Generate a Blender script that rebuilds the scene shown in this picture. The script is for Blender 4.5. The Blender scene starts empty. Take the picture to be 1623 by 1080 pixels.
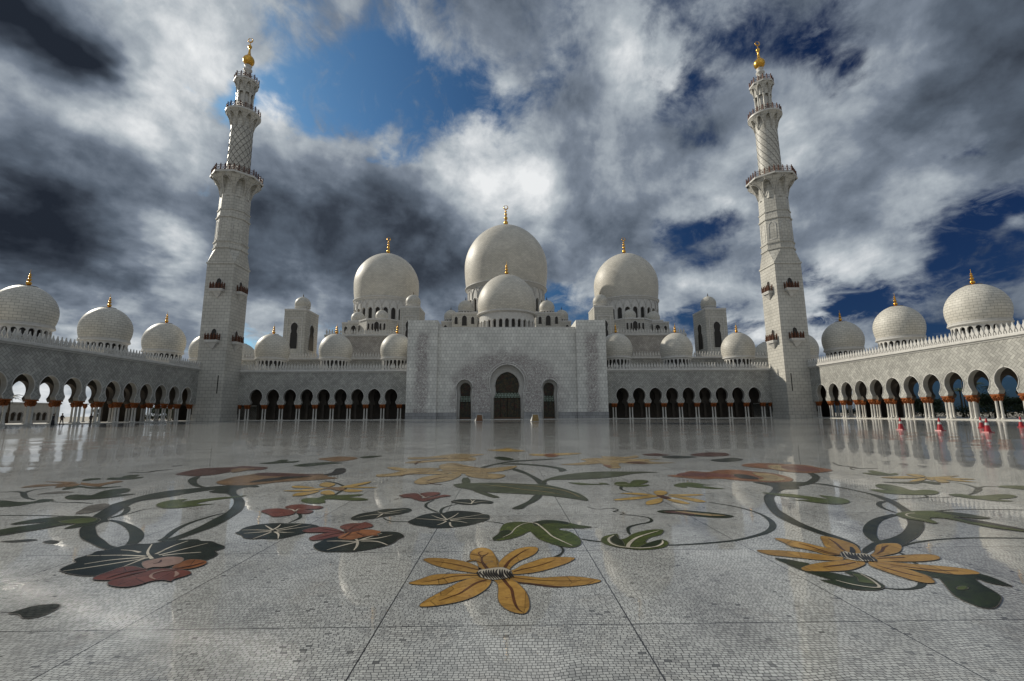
import bpy, bmesh, math, random
from math import sin, cos, pi, radians, sqrt, acos, asin, atan2
from mathutils import Vector, Matrix
random.seed(7)
S = bpy.context.scene
COL = S.collection

# ------------------------------------------------------------------ camera
cam = bpy.data.cameras.new('camera')
camo = bpy.data.objects.new('camera', cam); COL.objects.link(camo)
yaw, pit, roll = radians(.85), radians(9.1), radians(.3)
fw = Vector((sin(yaw)*cos(pit), cos(yaw)*cos(pit), sin(pit)))
rt0 = Vector((cos(yaw), -sin(yaw), 0)); up0 = rt0.cross(fw)
rt = rt0*cos(roll)-up0*sin(roll); up = up0*cos(roll)+rt0*sin(roll)
camo.matrix_world = Matrix(((rt.x, up.x, -fw.x, -.45), (rt.y, up.y, -fw.y, 0), (rt.z, up.z, -fw.z, 1.26), (0, 0, 0, 1)))
cam.sensor_width = 36; cam.lens = 730/1623*36; cam.clip_start = .05; cam.clip_end = 9000
S.camera = camo

# ------------------------------------------------------------------ node helpers
class NT:
    def __init__(s, tree): s.t = tree; s.n = tree.nodes; s.l = tree.links
    def node(s, typ, **kw):
        n = s.n.new(typ)
        for k, v in kw.items(): setattr(n, k, v)
        return n
    def put(s, sock, v):
        if isinstance(v, bpy.types.NodeSocket): s.l.new(v, sock)
        elif v is not None:
            if isinstance(v, (tuple, list)) and sock.type == 'RGBA' and len(v) == 3: v = (*v, 1)
            sock.default_value = v
    def m(s, op, a, b=None, c=None, clamp=False):
        n = s.node('ShaderNodeMath', operation=op, use_clamp=clamp)
        s.put(n.inputs[0], a)
        if b is not None: s.put(n.inputs[1], b)
        if c is not None: s.put(n.inputs[2], c)
        return n.outputs[0]
    def v(s, op, a, b=None):
        n = s.node('ShaderNodeVectorMath', operation=op)
        s.put(n.inputs[0], a)
        if b is not None: s.put(n.inputs[3] if op == 'SCALE' else n.inputs[1], b)
        return n.outputs['Value'] if op in ('DOT_PRODUCT', 'DISTANCE', 'LENGTH') else n.outputs[0]
    def noise(s, vec, scale, detail=4, rough=.55, dist=0, col=False):
        n = s.node('ShaderNodeTexNoise'); s.put(n.inputs['Vector'], vec)
        n.inputs['Scale'].default_value = scale; n.inputs['Detail'].default_value = detail
        n.inputs['Roughness'].default_value = rough; n.inputs['Distortion'].default_value = dist
        return n.outputs['Color' if col else 'Fac']
    def mix(s, f, a, b, mode='MIX'):
        n = s.node('ShaderNodeMix', data_type='RGBA', blend_type=mode); n.clamp_factor = True
        s.put(n.inputs['Factor'], f); s.put(n.inputs['A'], a) if 0 else s.put(n.inputs[6], a); s.put(n.inputs[7], b)
        return n.outputs[2]
    def mr(s, v, a, b, c=0., d=1., smooth=True):
        n = s.node('ShaderNodeMapRange', interpolation_type='SMOOTHSTEP' if smooth else 'LINEAR')
        s.put(n.inputs[0], v)
        for i, x in enumerate((a, b, c, d)): n.inputs[i+1].default_value = x
        return n.outputs[0]
    def ramp(s, f, stops):
        n = s.node('ShaderNodeValToRGB'); s.put(n.inputs[0], f); e = n.color_ramp.elements
        while len(e) < len(stops): e.new(.5)
        for x, (p, c) in zip(e, stops): x.position = p; x.color = (*c, 1)
        return n.outputs[0]

# ------------------------------------------------------------------ world: Nishita sky with procedural clouds
BLOBS=[(-0.285,0.752,0.595,0.137,-0.09,0),(-0.273,0.748,0.605,0.057,-0.12,0),(-0.380,0.702,0.602,0.043,-0.2,0),(-0.498,0.692,0.523,0.033,-0.28,0),(-0.476,0.685,0.552,0.026,-0.2,0),(-0.085,0.807,0.585,0.061,-0.2,0),(-0.201,0.724,0.660,0.050,-0.2,0),(-0.220,0.824,0.523,0.055,-0.2,0),(-0.367,0.771,0.520,0.029,-0.25,0),(0.417,0.675,0.608,0.044,-0.18,-0.1),(0.527,0.653,0.544,0.040,-0.25,-0.1),(0.291,0.761,0.580,0.041,-0.25,-0.1),(0.367,0.793,0.486,0.041,-0.22,-0.1),(0.723,0.617,0.310,0.055,-0.34,0),(0.674,0.676,0.297,0.045,-0.22,0),(0.647,0.726,0.231,0.047,-0.12,0),(0.722,0.657,0.219,0.038,-0.1,0),(0.410,0.869,0.277,0.062,-0.14,0),(0.135,0.959,0.249,0.041,-0.25,0),(0.602,0.764,0.232,0.038,-0.12,0),(0.319,0.884,0.341,0.038,-0.08,0),(0.051,0.864,0.501,0.038,-0.15,0),(-0.656,0.613,0.441,0.055,0.1,0.3),(-0.549,0.619,0.562,0.066,0.15,0.25),(-0.471,0.653,0.593,0.050,0.1,0.2),(-0.583,0.649,0.489,0.058,0.1,0.25),(-0.434,0.724,0.536,0.038,0.1,0.25),(-0.420,0.769,0.481,0.051,0.1,0.3),(-0.289,0.814,0.503,0.054,0.15,0.3),(-0.216,0.803,0.555,0.030,0.2,0.2),(-0.594,0.745,0.304,0.048,0.2,0.35),(-0.647,0.678,0.349,0.039,0.1,0.2),(-0.570,0.707,0.419,0.052,0.1,0.15),(-0.577,0.768,0.279,0.027,0.1,0.25),(0.001,0.738,0.675,0.080,0.15,0.12),(0.124,0.822,0.556,0.111,0.1,0.1),(0.227,0.731,0.644,0.091,0.15,0.08),(0.514,0.781,0.355,0.069,0.15,0.12),(-0.051,0.864,0.501,0.077,0.1,0.12),(-0.409,0.889,0.206,0.062,0.2,0.25),(-0.681,0.711,0.176,0.049,0.2,0.22),(-0.560,0.802,0.209,0.045,0.1,0.2),(-0.611,0.773,0.169,0.043,0.1,0.2),(0.368,0.836,0.406,0.074,0.15,0.1),(0.462,0.858,0.223,0.049,0.1,0.15),(-0.150,0.844,0.515,0.037,0.1,0.15),(0.130,0.897,0.422,0.092,0.2,0.08),(0.733,0.623,0.274,0.023,0.3,0.1),(0.566,0.792,0.229,0.023,0.3,0.1),(-0.655,0.548,0.520,0.042,0.3,-1),(-0.636,0.582,0.507,0.027,0.3,-0.7),(-0.698,0.637,0.327,0.055,0.3,-0.35),(-0.673,0.688,0.270,0.078,0.4,-0.5),(-0.721,0.660,0.211,0.065,0.3,-0.4),(-0.621,0.750,0.228,0.058,0.4,-0.45),(-0.616,0.696,0.369,0.040,0.2,-0.35),(-0.531,0.796,0.289,0.056,0.2,-0.1),(-0.416,0.823,0.386,0.059,0.3,-0.15),(-0.300,0.864,0.405,0.075,0.4,-0.28),(-0.134,0.932,0.338,0.080,0.4,-0.42),(-0.096,0.960,0.264,0.054,0.3,-0.35),(-0.343,0.899,0.273,0.076,0.3,-0.2),(-0.206,0.886,0.416,0.051,0.3,-0.2),(-0.454,0.845,0.282,0.060,0.3,-0.15),(0.661,0.551,0.509,0.070,0.3,-0.22),(0.679,0.518,0.521,0.058,0.3,-0.3),(0.608,0.672,0.424,0.091,0.3,-0.15),(0.655,0.610,0.446,0.065,0.3,-0.12),(0.712,0.575,0.402,0.053,0.2,-0.25),(0.172,0.926,0.336,0.060,0.3,-0.18),(0.429,0.747,0.507,0.068,0.2,-0.1),(0.602,0.629,0.492,0.048,0.2,-0.15)]

SUN = Vector((-.75, .45, .50)).normalized()
W = bpy.data.worlds.new('World'); S.world = W; W.use_nodes = True
t = NT(W.node_tree); t.n.clear()
sky = t.node('ShaderNodeTexSky', sky_type='NISHITA', sun_disc=False)
sky.sun_elevation = asin(SUN.z); sky.sun_rotation = atan2(SUN.x, SUN.y)
D = t.v('NORMALIZE', t.node('ShaderNodeTexCoord').outputs['Generated'])
sp = t.node('ShaderNodeSeparateXYZ'); t.put(sp.inputs[0], D)
dz = t.m('ADD', t.m('MAXIMUM', sp.outputs[2], 0.), .27)
P = t.node('ShaderNodeCombineXYZ'); t.put(P.inputs[0], t.m('DIVIDE', sp.outputs[0], dz)); t.put(P.inputs[1], t.m('DIVIDE', sp.outputs[1], dz)); P = P.outputs[0]
warp = t.v('SCALE', t.v('SUBTRACT', t.noise(P, 1.6, 5, .6, 0, True), (.5, .5, .5)), .34)
Dw = t.v('ADD', D, warp)
cov = brt = None
for x, y, z, sg, c, b in BLOBS+[(0, -.85, .5, .8, .35, .27), (.95, -.2, .3, .35, .1, -.2), (.72, .69, .0, .10, -.45, 0), (-.73, .68, .03, .12, .5, .55)]:  # adds unseen sky for fill: bright behind the camera, dimmer at far right
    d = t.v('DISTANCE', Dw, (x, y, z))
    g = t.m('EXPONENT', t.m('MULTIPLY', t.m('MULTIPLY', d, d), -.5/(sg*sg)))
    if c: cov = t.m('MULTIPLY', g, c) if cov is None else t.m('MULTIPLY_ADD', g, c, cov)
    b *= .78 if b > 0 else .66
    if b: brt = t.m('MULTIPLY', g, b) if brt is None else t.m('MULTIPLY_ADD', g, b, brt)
# cloud streaks: the plane stretched a little along the wind
mp = t.node('ShaderNodeMapping'); t.put(mp.inputs[0], P); mp.inputs['Rotation'].default_value = (0, 0, radians(-32)); mp.inputs['Scale'].default_value = (1.0, .85, 1)
Q = mp.outputs[0]
n1 = t.m('MULTIPLY_ADD', t.m('SUBTRACT', t.noise(Q, 2.5, 12, .6, .3), .5), 1.5, .5)
n2 = t.m('ADD', t.m('MULTIPLY', t.noise(Q, 3.4, 12, .54, .3), .45), t.m('MULTIPLY', t.noise(D, 3.6, 12, .56, .25), .62))
n2 = t.m('SUBTRACT', n2, .035)
n3 = t.noise(D, 11., 9, .62, .3)
lft = t.mr(sp.outputs[0], -.7, .6, 1., 0.)
den = t.mr(t.m('ADD', t.m('ADD', n1, cov), t.m('MULTIPLY', t.m('SUBTRACT', n3, .5), .6)), .30, .58)
den = t.m('MAXIMUM', den, t.m('MULTIPLY', t.mr(t.m('ADD', t.noise(Q, 5.5, 12, .68, 1.6), t.m('MULTIPLY', cov, .35)), .46, .74), .8))
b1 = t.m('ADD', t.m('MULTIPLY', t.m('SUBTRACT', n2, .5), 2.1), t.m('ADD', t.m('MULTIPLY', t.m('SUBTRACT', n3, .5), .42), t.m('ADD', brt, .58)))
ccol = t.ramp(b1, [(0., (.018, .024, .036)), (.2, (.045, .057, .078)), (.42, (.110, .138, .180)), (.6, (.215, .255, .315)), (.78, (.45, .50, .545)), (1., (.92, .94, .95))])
blue = t.mix(1., sky.outputs[0], t.mix(lft, (.10, .20, .42), (.70, 1.32, 1.75)), 'MULTIPLY')
hz = t.mr(sp.outputs[2], 0., .16, 1., 0.)
blue = t.mix(t.m('MULTIPLY', hz, t.m('MULTIPLY', lft, .55)), blue, (5., 5.8, 5.4))
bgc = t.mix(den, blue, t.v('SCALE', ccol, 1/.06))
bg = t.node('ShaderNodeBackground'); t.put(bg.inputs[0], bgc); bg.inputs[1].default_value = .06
t.l.new(bg.outputs[0], t.node('ShaderNodeOutputWorld').inputs[0])
W.cycles.sampling_method = 'MANUAL'; W.cycles.sample_map_resolution = 1024

sl = bpy.data.lights.new('sun', 'SUN'); sl.energy = 4.3; sl.angle = radians(.6); sl.color = (1, .93, .80)
so = bpy.data.objects.new('sun', sl); COL.objects.link(so); so.location = SUN*300
so.rotation_euler = (-SUN).to_track_quat('-Z', 'Y').to_euler()
S.view_settings.view_transform = 'Standard'; S.view_settings.look = 'None'; S.view_settings.exposure = -.15; S.view_settings.gamma = 1
S.render.engine = 'CYCLES'

# ------------------------------------------------------------------ materials
def mat(name):
    m = bpy.data.materials.new(name); m.use_nodes = True; t = NT(m.node_tree)
    return m, t, m.node_tree.nodes['Principled BSDF']
def setp(t, b, **k):
    for n, v in k.items(): t.put(b.inputs[n.replace('_', ' ')], v)
def bump(t, b, h, dist, strength=.5):
    n = t.node('ShaderNodeBump'); n.inputs['Strength'].default_value = strength; n.inputs['Distance'].default_value = dist
    t.put(n.inputs['Height'], h); t.l.new(n.outputs[0], b.inputs['Normal'])
def uvn(t): return t.node('ShaderNodeUVMap', uv_map='UV').outputs[0]
def brick_mat(name, c1, c2, mortar, bw, bh, ms=.012, rough=.5, stain=.25, off=.5, bstr=.4, inlay=False):
    m, t, b = mat(name); u = uvn(t)
    br = t.node('ShaderNodeTexBrick'); t.put(br.inputs['Vector'], u); br.offset = off
    for k, v in (('Color1', c1), ('Color2', c2), ('Mortar', mortar)): t.put(br.inputs[k], v)
    br.inputs['Scale'].default_value = 1; br.inputs['Mortar Size'].default_value = ms; br.inputs['Mortar Smooth'].default_value = .2
    br.inputs['Brick Width'].default_value = bw; br.inputs['Row Height'].default_value = bh
    g = t.node('ShaderNodeNewGeometry').outputs['Position']
    n = t.noise(g, .22, 6, .6); n2 = t.noise(g, 3., 6, .65)
    f = t.m('ADD', t.mr(n, .3, .75, 1-stain, 1.08), t.m('MULTIPLY', t.m('SUBTRACT', n2, .5), .16))
    sg = t.node('ShaderNodeSeparateXYZ'); t.put(sg.inputs[0], g)
    stz = t.node('ShaderNodeCombineXYZ'); t.put(stz.inputs[0], t.m('MULTIPLY', sg.outputs[0], 1.3)); t.put(stz.inputs[1], t.m('MULTIPLY', sg.outputs[1], 1.3)); t.put(stz.inputs[2], t.m('MULTIPLY', sg.outputs[2], .07))
    f = t.m('MULTIPLY', f, t.mr(t.noise(stz.outputs[0], 1., 5, .6), .35, .65, 1-stain*.35, 1.))
    c = t.v('SCALE', br.outputs['Color'], f)
    if inlay:   # carved and inlaid flower scrolls fanning out over the doors
        sp = t.node('ShaderNodeSeparateXYZ'); t.put(sp.inputs[0], g)
        x = t.m('ABSOLUTE', sp.outputs[0]); z = sp.outputs[2]
        r = t.m('SQRT', t.m('ADD', t.m('MULTIPLY', t.m('MULTIPLY', x, x), .62), t.m('POWER', t.m('MAXIMUM', t.m('SUBTRACT', z, 6), 0), 2.)))
        reg = t.mr(t.m('ADD', r, t.m('MULTIPLY', t.noise(g, .45, 3), 5.)), 11.5, 15.5, 1., 0.)
        pil = t.m('MULTIPLY', t.mr(t.m('ABSOLUTE', t.m('SUBTRACT', t.m('ADD', x, t.m('MULTIPLY', t.noise(g, .5, 3), 3.)), 22.7)), .8, 2.4, 1., 0.), t.mr(z, 20.5, 22.5, 1., 0.))
        reg = t.m('MAXIMUM', reg, pil)
        vor = t.noise(g, 1.15, 5, .7, 2.5)
        vine = t.mr(t.m('ABSOLUTE', t.m('SUBTRACT', vor, .5)), .015, .07, 1., 0.)
        vine = t.m('MAXIMUM', vine, t.m('MULTIPLY', t.mr(t.noise(g, 2.2, 4, .7, 1.), .48, .6), .9))
        c = t.mix(t.m('MULTIPLY', t.m('MULTIPLY', reg, vine), .9), c, t.mix(t.noise(g, .8, 2), (.20, .15, .15), (.25, .23, .22)))
    setp(t, b, Base_Color=c, Roughness=rough, Specular_IOR_Level=.35)
    bump(t, b, t.m('ADD', t.m('SUBTRACT', 1., br.outputs['Fac']), t.m('MULTIPLY', n2, .2)), .02, bstr)
    return m
def herring_mat(name, c1, c2, mortar, w=.42):
    m, t, b = mat(name)
    mp = t.node('ShaderNodeMapping'); t.put(mp.inputs[0], uvn(t)); mp.inputs['Rotation'].default_value = (0, 0, pi/4); mp.inputs['Scale'].default_value = (1/w, 1/w, 1)
    s = t.node('ShaderNodeSeparateXYZ'); t.put(s.inputs[0], mp.outputs[0]); x, y = s.outputs[0], s.outputs[1]
    i, j = t.m('FLOOR', x), t.m('FLOOR', y); fx, fy = t.m('SUBTRACT', x, i), t.m('SUBTRACT', y, j)
    k = t.m('FLOORED_MODULO', t.m('SUBTRACT', i, j), 4.)
    hor = t.m('LESS_THAN', k, 1.5)
    k2 = t.m('SUBTRACT', 3., k)
    # distance to the brick's edges
    lx = t.m('ADD', fx, k); ly = t.m('ADD', fy, k2)
    ex = t.m('MINIMUM', lx, t.m('SUBTRACT', 2., lx)); ey = t.m('MINIMUM', fy, t.m('SUBTRACT', 1., fy))
    vx = t.m('MINIMUM', fx, t.m('SUBTRACT', 1., fx)); vy = t.m('MINIMUM', ly, t.m('SUBTRACT', 2., ly))
    eh = t.m('MINIMUM', ex, ey); ev = t.m('MINIMUM', vx, vy)
    e = t.m('ADD', t.m('MULTIPLY', hor, eh), t.m('MULTIPLY', t.m('SUBTRACT', 1., hor), ev))
    idx = t.m('SUBTRACT', i, t.m('MULTIPLY', hor, k)); idy = t.m('SUBTRACT', j, t.m('MULTIPLY', t.m('SUBTRACT', 1., hor), k2))
    cb = t.node('ShaderNodeCombineXYZ'); t.put(cb.inputs[0], idx); t.put(cb.inputs[1], idy); t.put(cb.inputs[2], hor)
    wn = t.node('ShaderNodeTexWhiteNoise', noise_dimensions='3D'); t.put(wn.inputs[0], cb.outputs[0])
    c = t.mix(wn.outputs[0], c1, c2)
    c = t.mix(t.mr(e, .02, .07, 1., 0.), c, mortar)
    g = t.node('ShaderNodeNewGeometry').outputs['Position']
    c = t.v('SCALE', c, t.mr(t.noise(g, .3, 6, .6), .3, .7, .8, 1.08))
    setp(t, b, Base_Color=c, Roughness=.5, Specular_IOR_Level=.35)
    bump(t, b, t.mr(e, .0, .08), .02, .4)
    return m
def plain_mat(name, c1, c2, rough=.5, metal=0, sc=2., spec=.4, bs=0):
    m, t, b = mat(name)
    tc = t.node('ShaderNodeTexCoord').outputs['Object']
    n = t.noise(tc, sc, 6, .6)
    setp(t, b, Base_Color=t.mix(t.mr(n, .3, .7), c1, c2), Roughness=rough, Metallic=metal, Specular_IOR_Level=spec)
    if bs: bump(t, b, n, .05, bs)
    return m
MARBLE = brick_mat('white_marble_blocks', (.56, .54, .485), (.495, .477, .43), (.25, .24, .215), 1.35, .80, .04, stain=.14)
PORTAL = brick_mat('portal_marble_blocks', (.76, .745, .69), (.64, .625, .58), (.30, .29, .265), .80, .86, .03, stain=.16, inlay=True)
DOMEM = brick_mat('dome_marble_courses', (.62, .59, .52), (.53, .505, .445), (.29, .275, .24), 1.0, .5, .035, stain=.12, bstr=.3)
DOMEF = brick_mat('large_dome_mosaic', (.66, .62, .535), (.56, .525, .455), (.32, .30, .26), 1.1, .5, .03, stain=.1, bstr=.3)
HERR = herring_mat('herringbone_marble', (.44, .432, .395), (.31, .305, .28), (.13, .128, .118), .44)
HERRD = herring_mat('herringbone_warm_marble', (.46, .42, .37), (.34, .31, .275), (.2, .18, .16), .55)
TRIM = plain_mat('white_marble_trim', (.60, .585, .55), (.50, .485, .455), .45, sc=1.5)
SHAFT = plain_mat('polished_column_marble', (.56, .54, .49), (.44, .425, .39), .35, sc=4.)
GOLD = plain_mat('gold_leaf', (.78, .45, .09), (.62, .33, .06), .3, 1., sc=6., spec=.5)
CAPG = plain_mat('amber_gilt_capital', (.38, .115, .022), (.17, .045, .012), .4, .25, sc=9., bs=.4)
RAIL = plain_mat('bronze_red_railing', (.14, .052, .024), (.07, .028, .017), .45, .3, sc=7.)
DARKST = plain_mat('dark_groove_stone', (.12, .115, .105), (.09, .085, .08), .6)
INTR = plain_mat('shaded_reveal_marble', (.36, .345, .31), (.29, .28, .25), .5, sc=1.5)  # darker copy of the trim marble; the reveals' shade is in its colour
INNER = plain_mat('shaded_interior_stone', (.085, .070, .055), (.06, .05, .04), .7, sc=1.)  # near-black: the dimness of the interiors is put into this colour
LEAD = plain_mat('dark_metal_collar', (.10, .07, .03), (.05, .035, .02), .5, .6)
def glass_mat(name, base):
    m, t, b = mat(name); u = uvn(t)
    v = t.node('ShaderNodeTexVoronoi', feature='DISTANCE_TO_EDGE'); t.put(v.inputs['Vector'], u); v.inputs['Scale'].default_value = 1.1
    n = t.noise(u, 1.4, 3, .6, 1.5)
    c = t.mix(t.mr(n, .4, .62), base, (.07, .05, .02)); c = t.mix(t.mr(t.noise(u, .9, 2, .5, 2.), .55, .62), c, (.06, .018, .012))
    c = t.mix(t.mr(v.outputs['Distance'], .01, .05, 1., 0.), c, (.008, .008, .006))
    setp(t, b, Base_Color=c, Roughness=.3, Specular_IOR_Level=.2)
    return m
GLASS = glass_mat('floral_dark_glass', (.018, .022, .015))
WINB = plain_mat('dark_window_pane', (.02, .016, .011), (.012, .010, .008), .4, sc=.6)
GREENG = plain_mat('pale_green_lattice_glass', (.42, .54, .44), (.34, .45, .37), .25, sc=2)
# floor mosaic
m, t, b = mat('white_mosaic_floor'); FLOOR = m
u = t.node('ShaderNodeNewGeometry').outputs['Position']
wv = t.v('SCALE', t.v('SUBTRACT', t.noise(u, .7, 3, .5, 0, True), (.5, .5, .5)), .42)
wv = t.v('ADD', wv, t.v('SCALE', t.v('SUBTRACT', t.noise(u, 14., 2, .5, 0, True), (.5, .5, .5)), .012))
uw = t.v('ADD', u, wv)
br = t.node('ShaderNodeTexBrick'); t.put(br.inputs['Vector'], uw); br.offset = .43; br.squash = .8; br.squash_frequency = 3
t.put(br.inputs['Color1'], (.46, .465, .445)); t.put(br.inputs['Color2'], (.20, .20, .195)); t.put(br.inputs['Mortar'], (.045, .045, .043))
for k, v in (('Scale', 1), ('Mortar Size', .0020), ('Mortar Smooth', .25), ('Bias', -.35), ('Brick Width', .033), ('Row Height', .0225)): br.inputs[k].default_value = v
# a few darker tesserae
br2 = t.node('ShaderNodeTexBrick'); t.put(br2.inputs['Vector'], uw); br2.offset = .43; br2.squash = .8; br2.squash_frequency = 3
t.put(br2.inputs['Color1'], (1., 1., 1.)); t.put(br2.inputs['Color2'], (0., 0., 0.)); t.put(br2.inputs['Mortar'], (1, 1, 1))
for k, v in (('Scale', 1), ('Mortar Size', .0), ('Brick Width', .033), ('Row Height', .0225)): br2.inputs[k].default_value = v
dk = t.mr(t.v('LENGTH', br2.outputs['Color']), .0, .03, .4, 1.)
c = t.v('SCALE', br.outputs['Color'], dk)
st1 = t.mr(t.noise(u, .9, 6, .65), .32, .62, .74, 1.08); st2 = t.mr(t.noise(u, .13, 4, .6), .35, .65, .86, 1.06)
warm = t.mr(t.noise(u, 2.3, 5, .7), .52, .8, 0., .35)
c = t.v('SCALE', c, t.m('MULTIPLY', st1, st2)); c = t.mix(warm, c, t.mix(1., c, (.92, .80, .68), 'MULTIPLY'))
s = t.node('ShaderNodeSeparateXYZ'); t.put(s.inputs[0], u)
def joint(a, ph):
    f = t.m('FLOORED_MODULO', t.m('SUBTRACT', a, ph), 1.53)
    return t.m('MINIMUM', f, t.m('SUBTRACT', 1.53, f))
jd = t.m('MINIMUM', joint(s.outputs[0], .31), joint(s.outputs[1], 3.02))
jm = t.mr(jd, .003, .0055, 1., 0.)
c = t.mix(jm, c, (.02, .02, .02))
# slabs differ a little from each other
sid = t.node('ShaderNodeCombineXYZ'); t.put(sid.inputs[0], t.m('FLOOR', t.m('DIVIDE', t.m('SUBTRACT', s.outputs[0], .31), 1.53))); t.put(sid.inputs[1], t.m('FLOOR', t.m('DIVIDE', t.m('SUBTRACT', s.outputs[1], 3.02), 1.53)))
wn = t.node('ShaderNodeTexWhiteNoise', noise_dimensions='2D'); t.put(wn.inputs[0], sid.outputs[0])
c = t.v('SCALE', c, t.mr(wn.outputs[0], 0, 1, .93, 1.05, False))
rg = t.m('ADD', t.mr(t.noise(u, 1.3, 4, .6), .3, .7, .015, .05), t.m('MULTIPLY', br.outputs['Fac'], .2))
setp(t, b, Base_Color=c, Roughness=rg, IOR=1.62)
h = t.m('ADD', t.m('MULTIPLY', t.noise(u, 1.7, 3, .55), .0013), t.m('MULTIPLY', t.m('SUBTRACT', 1., br.outputs['Fac']), .0003))
h = t.m('ADD', h, t.m('MULTIPLY', br2.outputs['Color'], .00006))
fx = t.m('SUBTRACT', t.m('FLOORED_MODULO', t.m('SUBTRACT', s.outputs[0], .31), 1.53), .765); fy = t.m('SUBTRACT', t.m('FLOORED_MODULO', t.m('SUBTRACT', s.outputs[1], 3.02), 1.53), .765)
wc = t.node('ShaderNodeSeparateColor'); t.put(wc.inputs[0], wn.outputs['Color'])
h = t.m('ADD', h, t.m('ADD', t.m('MULTIPLY', fx, t.m('MULTIPLY', t.m('SUBTRACT', wc.outputs[0], .5), .004)), t.m('MULTIPLY', fy, t.m('MULTIPLY', t.m('SUBTRACT', wc.outputs[1], .5), .011))))
n = t.node('ShaderNodeBump'); n.inputs['Strength'].default_value = 1; n.inputs['Distance'].default_value = 1.; t.put(n.inputs['Height'], h); t.l.new(n.outputs[0], b.inputs['Normal'])
def inlay_mat(name, c1, c2, c3=None, sc=7., grid=False):
    m, t, b = mat(name); u = t.node('ShaderNodeNewGeometry').outputs['Position']
    n = t.noise(u, sc, 7, .68, .8)
    c = t.mix(t.mr(n, .35, .65), c1, c2)
    if c3: c = t.mix(t.mr(t.noise(u, sc*1.7, 8, .75, 1.5), .56, .7), c, c3)
    vo = t.node('ShaderNodeTexVoronoi'); t.put(vo.inputs['Vector'], u); vo.inputs['Scale'].default_value = 3.2
    ve = t.node('ShaderNodeTexVoronoi', feature='DISTANCE_TO_EDGE'); t.put(ve.inputs['Vector'], u); ve.inputs['Scale'].default_value = 3.2
    sc_ = t.node('ShaderNodeSeparateColor'); t.put(sc_.inputs[0], vo.outputs['Color'])
    c = t.v('SCALE', c, t.m('MULTIPLY', t.mr(sc_.outputs[0], 0, 1, .78, 1.18, False), t.mr(ve.outputs['Distance'], .004, .010, .45, 1.)))
    if grid:
        br = t.node('ShaderNodeTexBrick'); t.put(br.inputs['Vector'], u)
        for k, v in (('Scale', 1), ('Mortar Size', .003), ('Brick Width', .047), ('Row Height', .029)): br.inputs[k].default_value = v
        t.put(br.inputs['Color1'], (1., 1., 1.)); t.put(br.inputs['Color2'], (.6, .6, .6)); t.put(br.inputs['Mortar'], (.3, .3, .3))
        c = t.mix(1., c, br.outputs['Color'], 'MULTIPLY')
    rg = t.mr(t.noise(u, 2., 4, .6), .3, .7, .12, .2)
    setp(t, b, Base_Color=c, Roughness=rg, IOR=1.10)
    return m
IM = dict(
    ochre=inlay_mat('ochre_marble', (.30, .175, .045), (.22, .12, .032), (.11, .045, .015), 9.),
    ochre2=inlay_mat('pale_ochre_marble', (.33, .225, .075), (.26, .17, .055), (.16, .10, .04)),
    rib=inlay_mat('brown_vein_marble', (.085, .032, .012), (.05, .02, .01)),
    cream=inlay_mat('cream_marble', (.42, .38, .31), (.34, .31, .26)),
    black=inlay_mat('black_marble', (.008, .008, .008), (.014, .012, .012)),
    pad=inlay_mat('black_green_marble', (.007, .010, .009), (.014, .020, .017)),
    green=inlay_mat('olive_green_marble', (.058, .074, .018), (.034, .048, .012), (.012, .016, .008), 9.),
    dgreen=inlay_mat('dark_green_marble', (.018, .028, .010), (.010, .015, .008), (.035, .05, .015), 8.),
    blade=inlay_mat('grey_green_marble', (.052, .060, .034), (.036, .043, .024), (.020, .024, .014), 10.),
    stem=inlay_mat('blue_black_green_marble', (.009, .015, .013), (.018, .023, .015), (.007, .010, .010), 4.),
    stem2=inlay_mat('grey_stem_marble', (.030, .038, .026), (.020, .026, .020)),
    red=inlay_mat('brick_red_marble', (.12, .040, .030), (.085, .028, .022), (.05, .018, .015)),
    dred=inlay_mat('dark_red_marble', (.07, .026, .02), (.045, .018, .015)),
    rust=inlay_mat('rust_marble', (.20, .080, .034), (.13, .05, .022), (.09, .03, .02)),
    brown=inlay_mat('tan_brown_marble', (.17, .10, .05), (.11, .065, .032), (.06, .03, .02)),
    tan=inlay_mat('tan_marble', (.27, .20, .105), (.20, .145, .07), (.12, .075, .035)),
    pink=inlay_mat('pink_grey_marble', (.25, .165, .135), (.20, .13, .105)),
    mosaicleaf=inlay_mat('grey_mosaic_leaf', (.075, .08, .07), (.045, .05, .045), grid=True),
    greymos=inlay_mat('faint_brown_mosaic_leaf', (.17, .16, .14), (.12, .11, .10), grid=True))

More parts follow.
